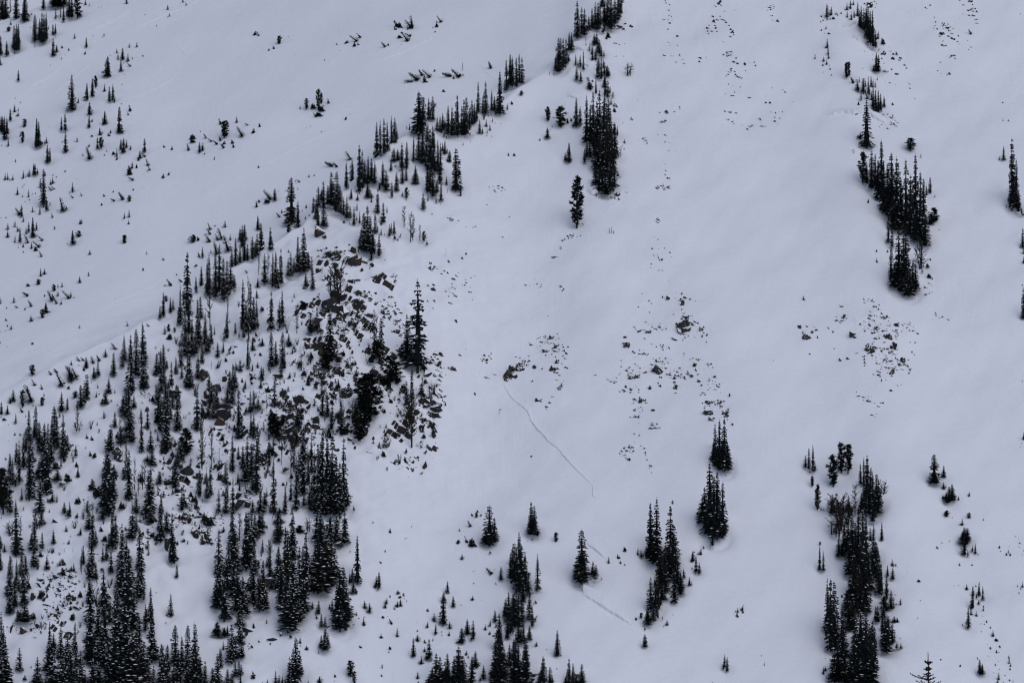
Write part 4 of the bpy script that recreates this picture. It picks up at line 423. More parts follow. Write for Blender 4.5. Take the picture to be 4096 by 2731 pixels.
F 735 360 340 80,700 340 260 70,650 400 180 80,680 400 130 90,770 420 450 90,830 500 560 110,870 560 640 110,800 560 500 120,900 460 480 90,750 560 330 120,860 700 420 150,790 760 400 150,920 700 330 100,830 900 420 180,900 900 420 130,760 850 260 110,960 80 130 70,985 45 100 60,940 260 120 50,970 420 320 80,985 560 300 90,960 600 260 100,1020 620 200 70,1040 750 300 60,1020 730 200 90,1045 255 175 40,1000 440 160 70
F 475 525 240 36,508 530 180 40,545 1080 490 80,575 1240 640 110,605 1150 530 90,620 1240 330 100,560 1060 240 90,680 1200 370 80,690 1320 330 120,640 1500 300 150,700 1500 360 160,610 1550 280 120,650 1550 200 160,720 870 170 60,710 920 120 60,740 1000 260 90,780 1080 280 140,800 1350 330 120,790 1568 440 120,850 1300 420 150,900 1250 360 120,960 1250 260 90,880 1568 480 180,940 1568 520 150,980 1400 360 100,960 1568 300 130,830 1568 330 130,910 1450 360 140,760 1568 260 100,720 1568 200 90
F 1090 780 220 50,1098 580 100 36,1140 500 80 40,1145 608 100 54,1130 880 175 72,1070 880 120 80,1055 830 70 60,1010 1000 150 60,990 980 130 50,1060 960 110 60,1075 1230 330 90,1095 1270 340 110,1110 1200 260 100,1140 1190 200 70,1050 1100 180 60,1100 1275 160 70,1183 1243 66 42,1220 1245 50 32,1220 845 60 28,1160 1010 60 60,1190 1010 50 44,510 1480 66 28,527 1455 54 30,530 1360 30 16,1090 900 40 50
F 1785 130 76 46,1800 250 120 80,1835 250 110 60,1820 290 150 100,1805 385 180 60,1835 400 70 28,1785 230 60 50,1880 355 60 30,1903 375 95 26,1825 712 60 32,1882 870 200 46,1885 760 90 30,1865 940 70 34,1840 1058 185 50,1870 880 80 36,1938 760 110 34,1972 800 130 32,1915 785 50 24,1913 955 54 28,1945 1480 135 50,1970 1482 100 46,1955 1482 70 70,2068 1138 68 30,2120 1535 76 30,2110 1565 36 30,2215 1390 80 20,2228 1415 42 22,2340 690 60 24,1935 840 40 30
P 1640 40 56 56,1845 55 50 44,480 300 30 20
D 650 150 300 260,700 100 200 220,600 200 140 120,640 220 160 150,2303 260 34 6
K 1693 52 12,1748 165 14,1555 330 22 24,1598 282 14,1667 268 12,1770 490 24 28,1875 488 16,1933 390 14,2125 330 26 20,2138 360 10,2192 392 22,2217 375 28,2226 395 22,2215 312 8,2313 288 14,2308 320 10,2335 390 8,1382 635 20 32,1285 556 8,1710 675 8,1752 672 10,1175 500 28 22,1192 510 8,1080 148 16,680 782 28 20,990 765 18,1168 762 10,1178 848 14,1375 972 10,1400 812 10,1210 1160 14,1588 1355 14,1765 1415 20 20,1925 1352 24 20,1790 1036 14,1940 665 28 16,1912 690 22,1980 868 14,1977 902 32 18,1957 803 14,1972 955 8,2010 1012 26 16,1985 1030 12,1958 1025 10,2043 1062 16,1963 1098 12,2097 1180 26 30,2015 1215 8,2052 1260 28 40,2140 1245 24 40,2100 1288 30 22,2123 1290 14,2025 1320 6,2212 1340 30 12,2115 1372 8,2095 1412 26 26,2225 1445 22 14,2125 1445 8,2068 1475 10,2178 1500 10,2095 1482 10,2220 1545 16 16,2255 1560 26 12,2165 1568 16,2298 685 18,2322 706 16,2307 742 14,535 1508 12,2273 222 8,1895 265 8,1985 75 20,2350 355 12,1865 188 8
"""
items = []
for ln in DATA.strip().splitlines():
    if ln[0] == '@': ox, oy = map(float, ln[1:].split()); continue
    for it in ln[2:].split(','):
        v = [float(q) for q in it.split()]
        items.append([ln[0], ox + v[0] / 2.2966, oy + v[1] / 2.2966] + v[2:])
def crest_py(px): return np.interp(px, CREST[:, 0], CREST[:, 1])
def zone(px, py):
    """(zone key, where it stands in words, snow load)"""
    if px > 3960 and py < 1800: return 'edge', 'in the sparse stand past the big dark clump', 'light'
    cp = crest_py(px)
    if px < 2330:
        if px < 350 and py < 300: return 'sky', 'in the high grove near the skyline', 'bare'
        if py < cp - 40:
            if px < 720: return 'flank', 'on the tree-dotted snowfield behind the ridge', 'bare'
            return 'bowl', 'on the smooth open snowfield behind the ridge', 'bare'
        if py < cp + 75:
            if px < 1130: return 'crestlow', 'on the lower ridge crest', 'light'
            if px < 1560: return 'crestmid', 'on the ridge crest above the snowy rock knoll', 'light'
            return 'cresthigh', 'along the upper ridge crest', 'light'
    if py < 900 and 2290 < px < 2500: return 'strip', 'in the dark strip running down from the upper ridge', 'light'
    if px > 3380 and px < 3640 and py < 500: return 'narrow', 'in the narrow dark strip beside a brown boulder', 'bare'
    if px > 3380 and px < 3780 and py < 1230: return 'clump', 'in the big dark clump above the rocky triangle', 'light'
    if px < 1850 and py < 820: return 'below', 'on the snow just below the upper ridge', 'light'
    if 830 <= px < 1830 and py < 1850 - max(0, (1400 - px)) * 0.3: return 'knoll', 'on the snowy rock knoll below the ridge', 'laden'
    if px < 830:
        if py > 2060: return 'foot', 'in the dense forest at the rocky face\'s foot', 'laden'
        return 'face', 'on the steep rocky face below the lower ridge', 'laden'
    if px < 1420 and py > 1700: return 'under', 'in the tight stand under the rock knoll', 'laden'
    if 1930 < px < 2170 and py > 2040: return 'column', 'in the column of firs on the open runout', 'light'
    if px < 1980 and py > 1850: return 'runout', 'on the open runout below the rock knoll', 'light'
    if px < 2420 and py > 1850: return 'fract', 'beside the snow fractures on the runout', 'light'
    if px < 3050 and py > 1600: return 'pair', 'in the stands below the boulder-strewn slope', 'light'
    if 3180 < px < 3610 and py > 1700: return 'long', 'in the long dense column below a bare tree', 'light'
    if px >= 3610 and py > 1700: return 'beside', 'on the snow beside the long dense column', 'bare'
    return 'open', 'on the open snow face', 'bare'

trees = [it for it in items if it[0] in 'FPDKL']
pos = cast([t[1] for t in trees], [t[2] for t in trees])
def mpp(y): return WF * y / (4096 * 2.2966)          # metres per tile pixel at a distance
specs = []
for t, p in zip(trees, pos):
    k = mpp(p[1]); h = t[3]
    z = zone(t[1], t[2])
    d = dict(type=t[0], p=p, h=h * k, hp=h, z=z, px=t[1], py=t[2])
    if t[0] == 'L': d['dx'] = t[4] * k; d['w'] = max(.32 * math.hypot(h, t[4]), 12) * k
    else: d['w'] = (t[4] if len(t) > 4 else h * (.75 if t[0] == 'K' else .42) + 3) * k
    T, W = t[0], d['w'] / d['h']
    if T == 'F':
        if h >= 220: kind = 'snow_laden_fir' if z[2] == 'laden' else 'fir_tree'
        elif h >= 95: kind = 'young_snowy_fir' if z[2] == 'laden' else 'young_fir'
        else: kind = 'fir_sapling'
    elif T == 'P': kind = 'pine_tree' if h >= 70 else 'small_pine'
    elif T == 'D': kind = 'dead_shrub' if W > .45 else 'dead_tree'
    elif T == 'L': kind = 'leaning_fir'
    else: kind = 'stunted_fir' if h >= 14 else 'buried_tip'
    d['kind'] = kind; specs.append(d)

def axis(fine0, fine1, step, out0, out1):
    a = list(np.arange(fine0, fine1, step)); s, v = step, fine1
    while v < out1: a.append(v); s *= 1.25; v += s
    a.append(out1); s, v, b = step, fine0, []
    while True:
        s *= 1.25; v -= s
        if v < out0: b.append(out0); break
        b.append(v)
    return np.array(b[::-1] + a)
def build_ground():
    xs = axis(-205, 205, 0.8, -5000, 5000); ys = axis(1425, 1900, 0.8, -4000, 6000)
    X, Y = np.meshgrid(xs, ys); Z = H(X, Y)
    for d in specs:                                                     # wells and drifts round the bigger trees
        if d['hp'] < 90: continue
        p = d['p']; s = min(2.6, 0.9 + .35 * d['w']); dep = min(1.3, .35 + .05 * d['h']); m = 4 * s
        i0, i1 = np.searchsorted(xs, (p[0] - m, p[0] + m)); j0, j1 = np.searchsorted(ys, (p[1] - m, p[1] + m))
        xx, yy = X[j0:j1, i0:i1] - p[0], Y[j0:j1, i0:i1] - p[1]
        Z[j0:j1, i0:i1] += -dep * np.exp(-.5 * (xx ** 2 + yy ** 2) / s ** 2) + .45 * dep * np.exp(-.5 * ((xx / (1.3 * s)) ** 2 + ((yy - 2.2 * s) / s) ** 2))
    Z = np.where((Y > 1400) & (Y < 2000) & (np.abs(X) < 240), np.maximum(Z, H(X, Y) - 1.6), Z)
    v = np.stack([X, Y, Z], 2).reshape(-1, 3).astype(np.float32)
    nx, ny = len(xs), len(ys)
    i = (np.arange(ny - 1)[:, None] * nx + np.arange(nx - 1)[None, :]).ravel()
    f = np.stack([i, i + 1, i + nx + 1, i + nx], 1).astype(np.int32)
    me = bpy.data.meshes.new('snow_slope')
    me.vertices.add(len(v)); me.vertices.foreach_set('co', v.ravel())
    me.loops.add(f.size); me.loops.foreach_set('vertex_index', f.ravel())
    me.polygons.add(len(f)); me.polygons.foreach_set('loop_start', np.arange(0, f.size, 4, dtype=np.int32))
    me.polygons.foreach_set('use_smooth', np.ones(len(f), bool))
    me.update(calc_edges=True); me.materials.append(M_GROUND)
    tag(link('snow_slope', me), kind='structure')

build_ground()

# ---------------------------------------------------------------- snow ledges, fracture lines and ski tracks (pixel polylines laid on the ground)
def P(ox, oy, *pts): return [(ox + x / 2.2966, oy + y / 2.2966) for x, y in pts]
def ribbon(name, pts, height, run=5.0, w0=0.35):
    pts = np.array(pts, float); seg = np.r_[0, np.cumsum(np.hypot(*np.diff(pts, axis=0).T))]
    n = max(8, int(seg[-1] / 6)); t = np.linspace(0, seg[-1], n)
    px = np.interp(t, seg, pts[:, 0]) + 1.1 * np.sin(t * .19) * np.sin(t * .071); py = np.interp(t, seg, pts[:, 1]) + 1.1 * np.sin(t * .23 + 1)
    Q = cast(px, py)
    u = t / seg[-1]; hh = height * (w0 + (1 - w0) * np.sin(np.pi * u)) * (1 + .25 * np.sin(u * 23 + 1.3) * np.sin(u * 41)) * np.clip(np.minimum(u, 1 - u) * 12, 0.05, 1)
    V = []; rows = (run, run * .66, run * .33, run * .1)
    GZ = [H(Q[:, 0], Q[:, 1] + dy) for dy in rows]
    for m, (q, h) in enumerate(zip(Q, hh)):
        for k, (f, dy) in enumerate(zip((-.04, .2, .55, .9), rows)): V.append((q[0], q[1] + dy, float(GZ[k][m]) + h * f))
        V += [(q[0], q[1], q[2] + h), (q[0], q[1] - 0.1, q[2] - 0.4)]
    F = []
    for i in range(n - 1):
        for k in range(5): a = 6 * i + k; F.append((a, a + 1, a + 7, a + 6))
    me = bpy.data.meshes.new(name); me.from_pydata(V, [], F); me.materials.append(M_SNOW)
    me.polygons.foreach_set('use_smooth', [(k % 5) < 4 for k in range(len(F))])
    tag(link(name, me), kind='structure')
ribbon('snow_fracture', P(2048,1366,(-90,375),(-60,430),(-30,490),(0,525),(50,570),(120,620),(165,690),(175,740),(230,810),(300,880),(340,930),(420,985),(470,1050),(540,1130),(620,1210),(725,1305),(745,1330)), 0.42)
ribbon('snow_fracture', P(2048,1366,(735,1350),(748,1420),(770,1445)), 0.25)
ribbon('snow_fracture', P(2048,2048,(675,285),(760,350),(830,410),(870,430)), 0.6)
ribbon('snow_fracture', P(2048,2048,(655,760),(750,820),(850,890),(950,950),(1050,1010),(1098,1035)), 0.8)
ribbon('snow_fracture', P(1024,2048,(1635,1255),(1700,1220),(1750,1190)), 0.25)
for h, pts in ((1.3, P(3072,0,(540,1075),(620,1058),(700,1040),(780,1052),(850,1048),(940,1065),(1000,1105),(1060,1130),(1095,1160))),
               (0.8, P(3072,0,(685,268),(740,255),(800,215),(830,205))), (0.9, P(3072,0,(775,350),(830,375),(850,385))),
               (0.6, P(2048,0,(500,890),(560,900),(620,915))), (0.7, P(2048,0,(590,440),(640,465),(700,475))), (0.6, P(2048,0,(640,600),(710,610),(760,590))),
               (1.0, P(2048,683,(690,185),(735,215),(790,190))), (0.8, P(1024,683,(620,330),(670,318),(715,335)))):
    ribbon('snow_drift', pts, h, 3.5, 0.3)
for pts in (P(0,0,(800,310),(1000,215),(1200,105)), P(0,0,(1200,290),(1420,185),(1700,70),(1850,0)), P(0,0,(270,800),(420,730),(560,625)),
            P(0,0,(480,885),(620,760),(900,545)), P(0,0,(1120,920),(1320,865),(1480,795),(1620,700)), P(0,0,(1625,400),(1640,450),(1710,505)),
            P(1024,0,(1120,570),(1300,500),(1420,455),(1640,350)), P(1024,0,(920,770),(1060,740)), P(1024,0,(1300,1120),(1700,980),(2000,860),(2210,790)),
            P(1024,0,(2060,600),(2100,660),(2200,740)), P(1024,0,(100,1510),(400,1340),(700,1210)), P(2048,0,(100,560),(280,505),(400,460)),
            P(2048,0,(130,655),(200,655),(265,680),(370,630)), P(2048,0,(170,180),(330,150),(520,80)), P(0,683,(1000,1230),(1300,1110),(1500,1000)),
            P(0,683,(1560,800),(1800,760),(1950,710)), P(0,1366,(0,1050),(60,1030),(130,990)), P(0,1366,(740,110),(870,60),(1000,0)), P(2048,683,(880,370),(960,320),(1030,250))):
    ribbon('ski_track', pts, 0.07, 4.5, 0.5)

# ---------------------------------------------------------------- mesh builders (all trees one unit high and one unit wide)
class MB:
    def __init__(s): s.v = []; s.f = []; s.m = []
    def tri(s, a, b, c, m=0):
        i = len(s.v); s.v += [a, b, c]; s.f.append((i, i + 1, i + 2)); s.m.append(m)
    def tube(s, p, q, r0, r1, sides=3, m=0):
        p, q = Vector(p), Vector(q); d = (q - p).normalized()
        a = d.orthogonal().normalized(); b = d.cross(a); i = len(s.v)
        for k in range(sides):
            w = 2 * math.pi * k / sides; s.v.append(tuple(p + (a * math.cos(w) + b * math.sin(w)) * r0))
        for k in range(sides):
            w = 2 * math.pi * k / sides; s.v.append(tuple(q + (a * math.cos(w) + b * math.sin(w)) * r1))
        for k in range(sides):
            s.f.append((i + k, i + (k + 1) % sides, i + sides + (k + 1) % sides, i + sides + k)); s.m.append(m)
    def blob(s, c, rx, ry, rz, ang, m=0):
        i = len(s.v); ca, sa = math.cos(ang), math.sin(ang)
        for (x, y, z) in ((1, 0, -.1), (.2, 1, 0), (-1, 0, .1), (-.1, -1, 0), (.1, .1, 1), (0, 0, -.7)):
            x *= rx; y *= ry; z *= rz
            s.v.append((c[0] + x * ca - y * sa, c[1] + x * sa + y * ca, c[2] + z))
        for a, b in ((0, 1), (1, 2), (2, 3), (3, 0)):
            s.f += [(i + a, i + b, i + 4), (i + b, i + a, i + 5)]; s.m += [m, m]
    def mesh(s, name, mats, smooth=False):
        me = bpy.data.meshes.new(name); me.from_pydata(s.v, [], s.f)
        for m in mats: me.materials.append(m)
        if len(mats) > 1: me.polygons.foreach_set('material_index', s.m)
        if smooth: me.polygons.foreach_set('use_smooth', [True] * len(s.f))
        return me

def fir_geo(rnd, whorls=28, nb=6, power=0.8, snow=0.0, gap=0.08, sx=0.0, core=0.14, tipmin=0.022):
    """crown and branch snow of a narrow subalpine fir"""
    cr, sn = MB(), MB()
    ring = [(core * rnd.uniform(.7, 1.3), 2 * math.pi * k / 6) for k in range(6)]
    for k in range(6):
        (r1, a1), (r2, a2) = ring[k], ring[(k + 1) % 6]
        cr.tri((r1 * math.cos(a1), r1 * math.sin(a1), 0.02), (r2 * math.cos(a2), r2 * math.sin(a2), 0.02), (sx, 0, 0.97))
    bulge = [rnd.uniform(.74, 1.16) for _ in range(9)]; lop = rnd.uniform(.05, .4); la = rnd.uniform(0, 6.28); top = rnd.choice((1, 1, 1, .94, .97))
    for i in range(whorls):
        t = 0.015 + 0.965 * (i / whorls) ** 1.02 + rnd.uniform(-.008, .008)
        if rnd.random() < gap and t < .9: continue
        if t > top: break
        k = t * 8; env = bulge[int(k)] * (1 - k % 1) + bulge[min(8, int(k) + 1)] * (k % 1)
        R = 0.5 * env * ((1 - t) ** power) * (0.75 + 0.25 * min(1, t / 0.12)) + tipmin
        cnt = nb if t < .6 else max(3, nb - 2)
        a0 = rnd.uniform(0, 6.28)
        for j in range(cnt):
            a = a0 + 6.283 * j / cnt + rnd.uniform(-.35, .35); r = R * rnd.uniform(.65, 1.22) * (1 + lop * math.cos(a - la))
            c, s_ = math.cos(a), math.sin(a)
            dz = -(0.028 + 0.03 * r / .5) * rnd.uniform(.5, 1.3) * (1 - .6 * t)
            ox = sx * t
            def pt(f, side, drop): return (ox + r * f * c - side * s_, r * f * s_ + side * c, t + dz * f * f + drop)
            root, tip = pt(0, 0, 0.012), pt(1, 0, 0.004 + 0.012 * t)
            w = (0.30 * r + 0.018)
            for sg in (-1, 1):
                e1 = pt(rnd.uniform(.3, .45), sg * w * rnd.uniform(.6, 1), -0.012 - 0.012 * rnd.random())
                e2 = pt(rnd.uniform(.62, .8), sg * w * rnd.uniform(.5, .9), -0.014 - 0.012 * rnd.random())
                mid = pt(.55, 0, 0.008)
                cr.tri(root, e1, mid); cr.tri(mid, e2, tip); cr.tri(mid, pt(.5, sg * w * .35, -0.004), e2)
            if snow and rnd.random() < snow and t < .93:
                f = rnd.uniform(.45, .9); q = pt(f, 0, 0.010)
                sn.blob(q, max(.03, r * rnd.uniform(.1, .36)), (0.04 + .13 * r) * rnd.uniform(.6, 1.2), rnd.uniform(.006, .015), a)
    return cr, sn
def trunk_geo(lean=0.0, r=0.05):
    t = MB(); t.tube((0, 0, -0.06), (lean * .5, 0, 0.5), r, r * .6, 6); t.tube((lean * .5, 0, 0.5), (lean, 0, 0.99), r * .6, r * .12, 6)
    return t
def pine_geo(rnd, n=46, snow=0.0, low=0.05):
    cr, sn, tr = MB(), MB(), MB()
    bend = rnd.uniform(-.08, .08)
    tr.tube((0, 0, -.06), (bend, 0, .45), .055, .04, 6); tr.tube((bend, 0, .45), (bend * .4, 0, .95), .04, .012, 6)
    lobes = [(rnd.uniform(0, 6.28), rnd.uniform(.2, .95), rnd.uniform(.6, 1.2)) for _ in range(7)]
    for i in range(n):
        t = low + (0.97 - low) * (i + rnd.random()) / n
        env = (math.sin(math.pi * min(1, 0.16 + .8 * t)) ** .6) * .5
        a = rnd.uniform(0, 6.28); near = max((math.cos(a - la) * max(0, 1 - abs(t - lt) / .22) * lw for la, lt, lw in lobes))
        r = env * (0.5 + .55 * max(0, near)) * rnd.uniform(.6, 1.1)
        c, s_ = math.cos(a), math.sin(a); x0 = bend * min(1, t / .45)
        z0, z1 = max(0, t - .05), min(1.0, t + .02 * rnd.uniform(-1, 2))
        e = (x0 + r * c, r * s_, z1); tr.tube((x0, 0, z0), e, .014, .006, 3)
        for q in range(4):
            f = rnd.uniform(.45, 1.05); cx, cy, cz = x0 + r * f * c + rnd.uniform(-.06, .06), r * f * s_ + rnd.uniform(-.06, .06), z0 + (z1 - z0) * f + rnd.uniform(-.035, .045)
            for b in range(6):
                aa = rnd.uniform(0, 6.28); L = rnd.uniform(.1, .19); up = rnd.uniform(-.025, .07); wv = .036
                p = (cx, cy, cz)
                cr.tri((cx - wv * math.sin(aa), cy + wv * math.cos(aa), cz - .010), (cx + wv * math.sin(aa), cy - wv * math.cos(aa), cz + .018), (cx + L * math.cos(aa), cy + L * math.sin(aa), cz + up))
        if snow and rnd.random() < snow: sn.blob((e[0], e[1], e[2] + .012), .09, .06, .012, a)
    return cr, sn, tr
def dead_geo(rnd, n=30, spread=1.0, stems=1):
    tr, br = MB(), MB()
    for s_ in range(stems):
        bx = rnd.uniform(-.12, .12) * (stems > 1); by = rnd.uniform(-.12, .12) * (stems > 1)
        topx = bx + (rnd.uniform(-.28, .28) if stems > 1 else rnd.uniform(-.05, .05)); hh = 1.0 if s_ == 0 else rnd.uniform(.6, .95)
        p0, p1, p2 = Vector((bx, by, -.05)), Vector(((bx + topx) / 2 + rnd.uniform(-.03, .03), by, hh * .5)), Vector((topx, by, hh))
        rr = .045 if stems == 1 else .034
        tr.tube(p0, p1, rr, rr * .65, 5); tr.tube(p1, p2, rr * .65, rr * .15, 5)
        for i in range(n // stems):
            t = 0.12 + .86 * (i + rnd.random()) / (n // stems)
            p = p0.lerp(p1, t * 2) if t < .5 else p1.lerp(p2, t * 2 - 1); p.z = max(p.z, .02)
            a = rnd.uniform(0, 6.28); L = .5 * spread * rnd.uniform(.35, 1.0) * (1 - .75 * t) ** .6
            q = p + Vector((L * .6 * math.cos(a), L * .6 * math.sin(a), rnd.uniform(-.01, .05) * (1 + stems)))
            r_ = q + Vector((L * .4 * math.cos(a), L * .4 * math.sin(a), rnd.uniform(.01, .06) * (1 + stems * .5)))
            br.tube(p, q, .018, .012, 3); br.tube(q, r_, .012, .004, 3)
            for k in range(3):
                b0 = p.lerp(r_, rnd.uniform(.3, .95)); aa = a + rnd.uniform(-1.2, 1.2); l2 = L * rnd.uniform(.2, .45)
                br.tube(b0, b0 + Vector((l2 * math.cos(aa), l2 * math.sin(aa), rnd.uniform(.0, .06))), .009, .003, 3)
    return tr, br
def shrub_geo(rnd, n=4):
    m = MB()
    for k in range(n):
        bx, by = rnd.uniform(-.3, .3), rnd.uniform(-.3, .3); hh = 1.0 if k == 0 else rnd.uniform(.4, .85); lx = rnd.uniform(-.25, .08); wr = rnd.uniform(.3, .5)
        for i in range(7):
            t = i / 7; R = wr * (1 - t) ** .7 + .05; a0 = rnd.uniform(0, 6)
            for j in range(4):
                a = a0 + 1.57 * j + rnd.uniform(-.5, .5); r = R * rnd.uniform(.6, 1.1); c, s_ = math.cos(a), math.sin(a); z = t * hh; x0 = bx + lx * t
                e = (x0 + r * c, by + r * s_, z + rnd.uniform(-.05, .10)); w = .12
                m.tri((x0, by, z + .10), (x0 + .6 * r * c - w * s_, by + .6 * r * s_ + w * c, z - .05), e)
                m.tri((x0, by, z + .10), e, (x0 + .6 * r * c + w * s_, by + .6 * r * s_ - w * c, z - .05))
        m.tri((bx - .05, by, 0), (bx + .05, by, 0), (bx + lx, by, hh * 1.08))
    return m
def rock_mesh(rnd, name):
    bm = bmesh.new(); pts = []
    for i in range(rnd.choice((8, 9, 10, 12))):
        v = Vector((rnd.gauss(0, 1), rnd.gauss(0, 1), rnd.gauss(0, 1))).normalized()
        v = Vector((v.x * rnd.uniform(.75, 1.05), v.y, v.z * rnd.uniform(.75, 1.05)))
        bm.verts.new(v)
    r = bmesh.ops.convex_hull(bm, input=bm.verts)
    bmesh.ops.delete(bm, geom=[e for e in r['geom_interior'] if isinstance(e, bmesh.types.BMVert)], context='VERTS')
    bmesh.ops.recalc_face_normals(bm, faces=bm.faces)
    me = bpy.data.meshes.new(name); bm.to_mesh(me); bm.free(); me.materials.append(M_ROCK); return me

R_ = random.Random(3)
FIR = {}
for key, sn, kw in (('bare', 0.0, {}), ('light', 0.13, {}), ('laden', 0.38, {})):
    FIR[key] = []
    for v in range(12):
        pw = (.62, .75, .85, .7, .8, .9, .68, .5, .78, .6, .85, .72)[v]; v = v % 7
        c, s_ = fir_geo(R_, (26, 32, 28, 36, 30, 24, 34)[v], (6, 5, 7, 6, 5, 6, 6)[v], pw, sn, (.03, .1, .05, .08, .16, .02, .12)[v])
        FIR[key].append((c.mesh('crown', [M_FIR]), s_.mesh('branch_snow', [M_TSNOW]) if sn else None))
TRUNK = trunk_geo().mesh('trunk', [M_BARK])
SAPLING = []
for v in range(6):
    c, _ = fir_geo(R_, 17, 5, (.7, .9, .6, .8, 1.0, .75)[v], 0, .1, (0, .05, -.08, -.12, 0, .1)[v]); c.tube((0, 0, -.15), (0, 0, .4), .05, .03, 4)
    SAPLING.append(c.mesh('sapling', [M_FIR]))
LEAN = []
for v in range(5):
    c, _ = fir_geo(R_, 15, 7, (.4, .55, .35, .45, .6)[v], 0, .1, (.2, -.15, .28, -.25, .1)[v], core=.16, tipmin=.06); c.tube((0, 0, -.2), (0, 0, .8), .05, .02, 4)
    LEAN.append(c.mesh('leaning_fir', [M_FIR]))
PINE = []
for v in range(5):
    c, s_, t = pine_geo(R_, (52, 60, 46, 58, 50)[v], .2, (.03, .06, .01, .1, .03)[v]); PINE.append((c.mesh('crown', [M_PINE]), s_.mesh('branch_snow', [M_TSNOW]), t.mesh('trunk', [M_BARK])))
SNAG = [tuple(m.mesh(nm, [M_DEAD]) for m, nm in zip(dead_geo(R_, 34, 1.0), ('trunk', 'branches'))) for _ in range(4)]
BUSH = [tuple(m.mesh(nm, [M_DEAD]) for m, nm in zip(dead_geo(R_, 48, 1.1, 4), ('trunk', 'branches'))) for _ in range(3)]
SHRUB = [shrub_geo(R_, n).mesh('stunted_fir', [M_FIR]) for n in (1, 2, 3, 4, 5, 3)]
ROCKS = [rock_mesh(R_, 'rock') for _ in range(14)]

WORDS = dict(snow_laden_fir=('snow-laden fir', 'fir'), fir_tree=('dark fir', 'fir'), young_snowy_fir=('small snow-laden fir', 'young fir'), young_fir=('young dark fir', 'young fir'),
             fir_sapling=('little fir sapling', 'sapling'), pine_tree=('bushy dark pine', 'pine'), small_pine=('small round pine', 'pine'), dead_shrub=('bare spreading dead tree', 'dead tree'),
             dead_tree=('thin leafless dead tree', 'dead tree'), leaning_fir=('wind-bent leaning fir', 'leaning fir'), stunted_fir=('stunted fir bush', 'fir bush'))
def qualify(d):
    dd = np.hypot(TX - d['px'], TY - d['py']); me = dd < .01
    if ((dd < 75) & (~me) & (THP > .35 * d['hp'])).sum() == 0: return 'lone ', ''
    for T, lim, txt in (('D', 24, ' beside a dead tree'), ('P', 26, ' beside a pine')):
        if ((dd < lim) & (~me) & (TT == T)).any() and d['type'] != T: return '', txt
    if (np.hypot(BR[:, 0] - d['px'], BR[:, 1] - d['py']) < 24).any(): return '', ' beside dark rock'
    if ((dd < 26) & (~me) & (THP > 1.7 * d['hp'])).any(): return '', ' under a taller tree'
    return '', ''
TX = np.array([d['px'] for d in specs]); TY = np.array([d['py'] for d in specs]); THP = np.array([d['hp'] for d in specs]); TT = np.array([d['type'] for d in specs])
BR = np.array([(q[1], q[2]) for q in items if q[0] == 'R' and q[3] >= 24])
def shape(d):
    r = d['w'] / d['h']
    if d['kind'] in ('fir_tree', 'snow_laden_fir', 'young_fir', 'young_snowy_fir'):
        big = d['kind'] in ('fir_tree', 'snow_laden_fir'); q = ('giant ' if d['h'] > 17 else 'towering ' if d['h'] > 14 else 'tall ' if d['h'] > 11.5 else 'short ' if d['h'] < 8 else 'shorter ' if d['h'] < 9.4 else 'mid-height ') if big else ('very small ' if d['h'] < 4.4 else '')
        return q + ('very slender ' if r < .16 else 'slender ' if r < .22 else 'very broad ' if r > .46 else 'broad ' if r > .34 else '')
    return ''
def place(d, i):
    p = d['p']; rz = R_.uniform(0, 6.28); kind = d['kind']; w, h = d['w'], d['h']
    if kind in ('fir_tree', 'snow_laden_fir', 'young_fir', 'young_snowy_fir'):
        sn = d['z'][2]; o = link(kind, None, loc=p)
        cr, s_ = FIR[sn][R_.randrange(12)]; sc = (w * 1.32, w * 1.32, h)
        link('trunk', TRUNK, o, scale=sc, rot=(0, 0, rz)); c = link('crown', cr, o, scale=sc, rot=(0, 0, rz))
        if s_: link('branch_snow', s_, c)['kind'] = 'stuff'
    elif kind in ('pine_tree', 'small_pine'):
        o = link(kind, None, loc=p); cr, s_, tr = PINE[R_.randrange(5)]; sc = (w * 1.4, w * 1.4, h)
        link('trunk', tr, o, scale=sc, rot=(0, 0, rz)); c = link('crown', cr, o, scale=sc, rot=(0, 0, rz)); link('branch_snow', s_, c)['kind'] = 'stuff'
    elif kind in ('dead_tree', 'dead_shrub'):
        o = link(kind, None, loc=p); tr, br = (BUSH if kind == 'dead_shrub' else SNAG)[R_.randrange(3)]; sc = (w * 1.1, w * 1.1, h)
        t = link('trunk', tr, o, scale=sc, rot=(0, 0, rz)); link('branches', br, t)
    elif kind == 'fir_sapling': o = link(kind, SAPLING[R_.randrange(6)], loc=p, scale=(w * 1.35, w * 1.35, h), rot=(0, 0, rz))
    elif kind == 'leaning_fir':
        L = math.hypot(h, d['dx']); o = link(kind, LEAN[R_.randrange(5)], loc=p, scale=(w * 1.7, w * 1.7, L * 1.05), rot=(R_.uniform(-.15, .15), math.atan2(d['dx'], h) + R_.uniform(-.15, .15), R_.uniform(-.5, .5)))
    else: o = link(kind, SHRUB[R_.randrange(6)], loc=(p[0], p[1], p[2] - .03 * h), scale=(w * 1.1, w * 1.1, h * 1.1), rot=(0, 0, R_.uniform(-.6, .6)))
    return o
bykind = {}
for d in specs: bykind.setdefault(d['kind'], []).append(d)
stuff = bykind.pop('buried_tip')
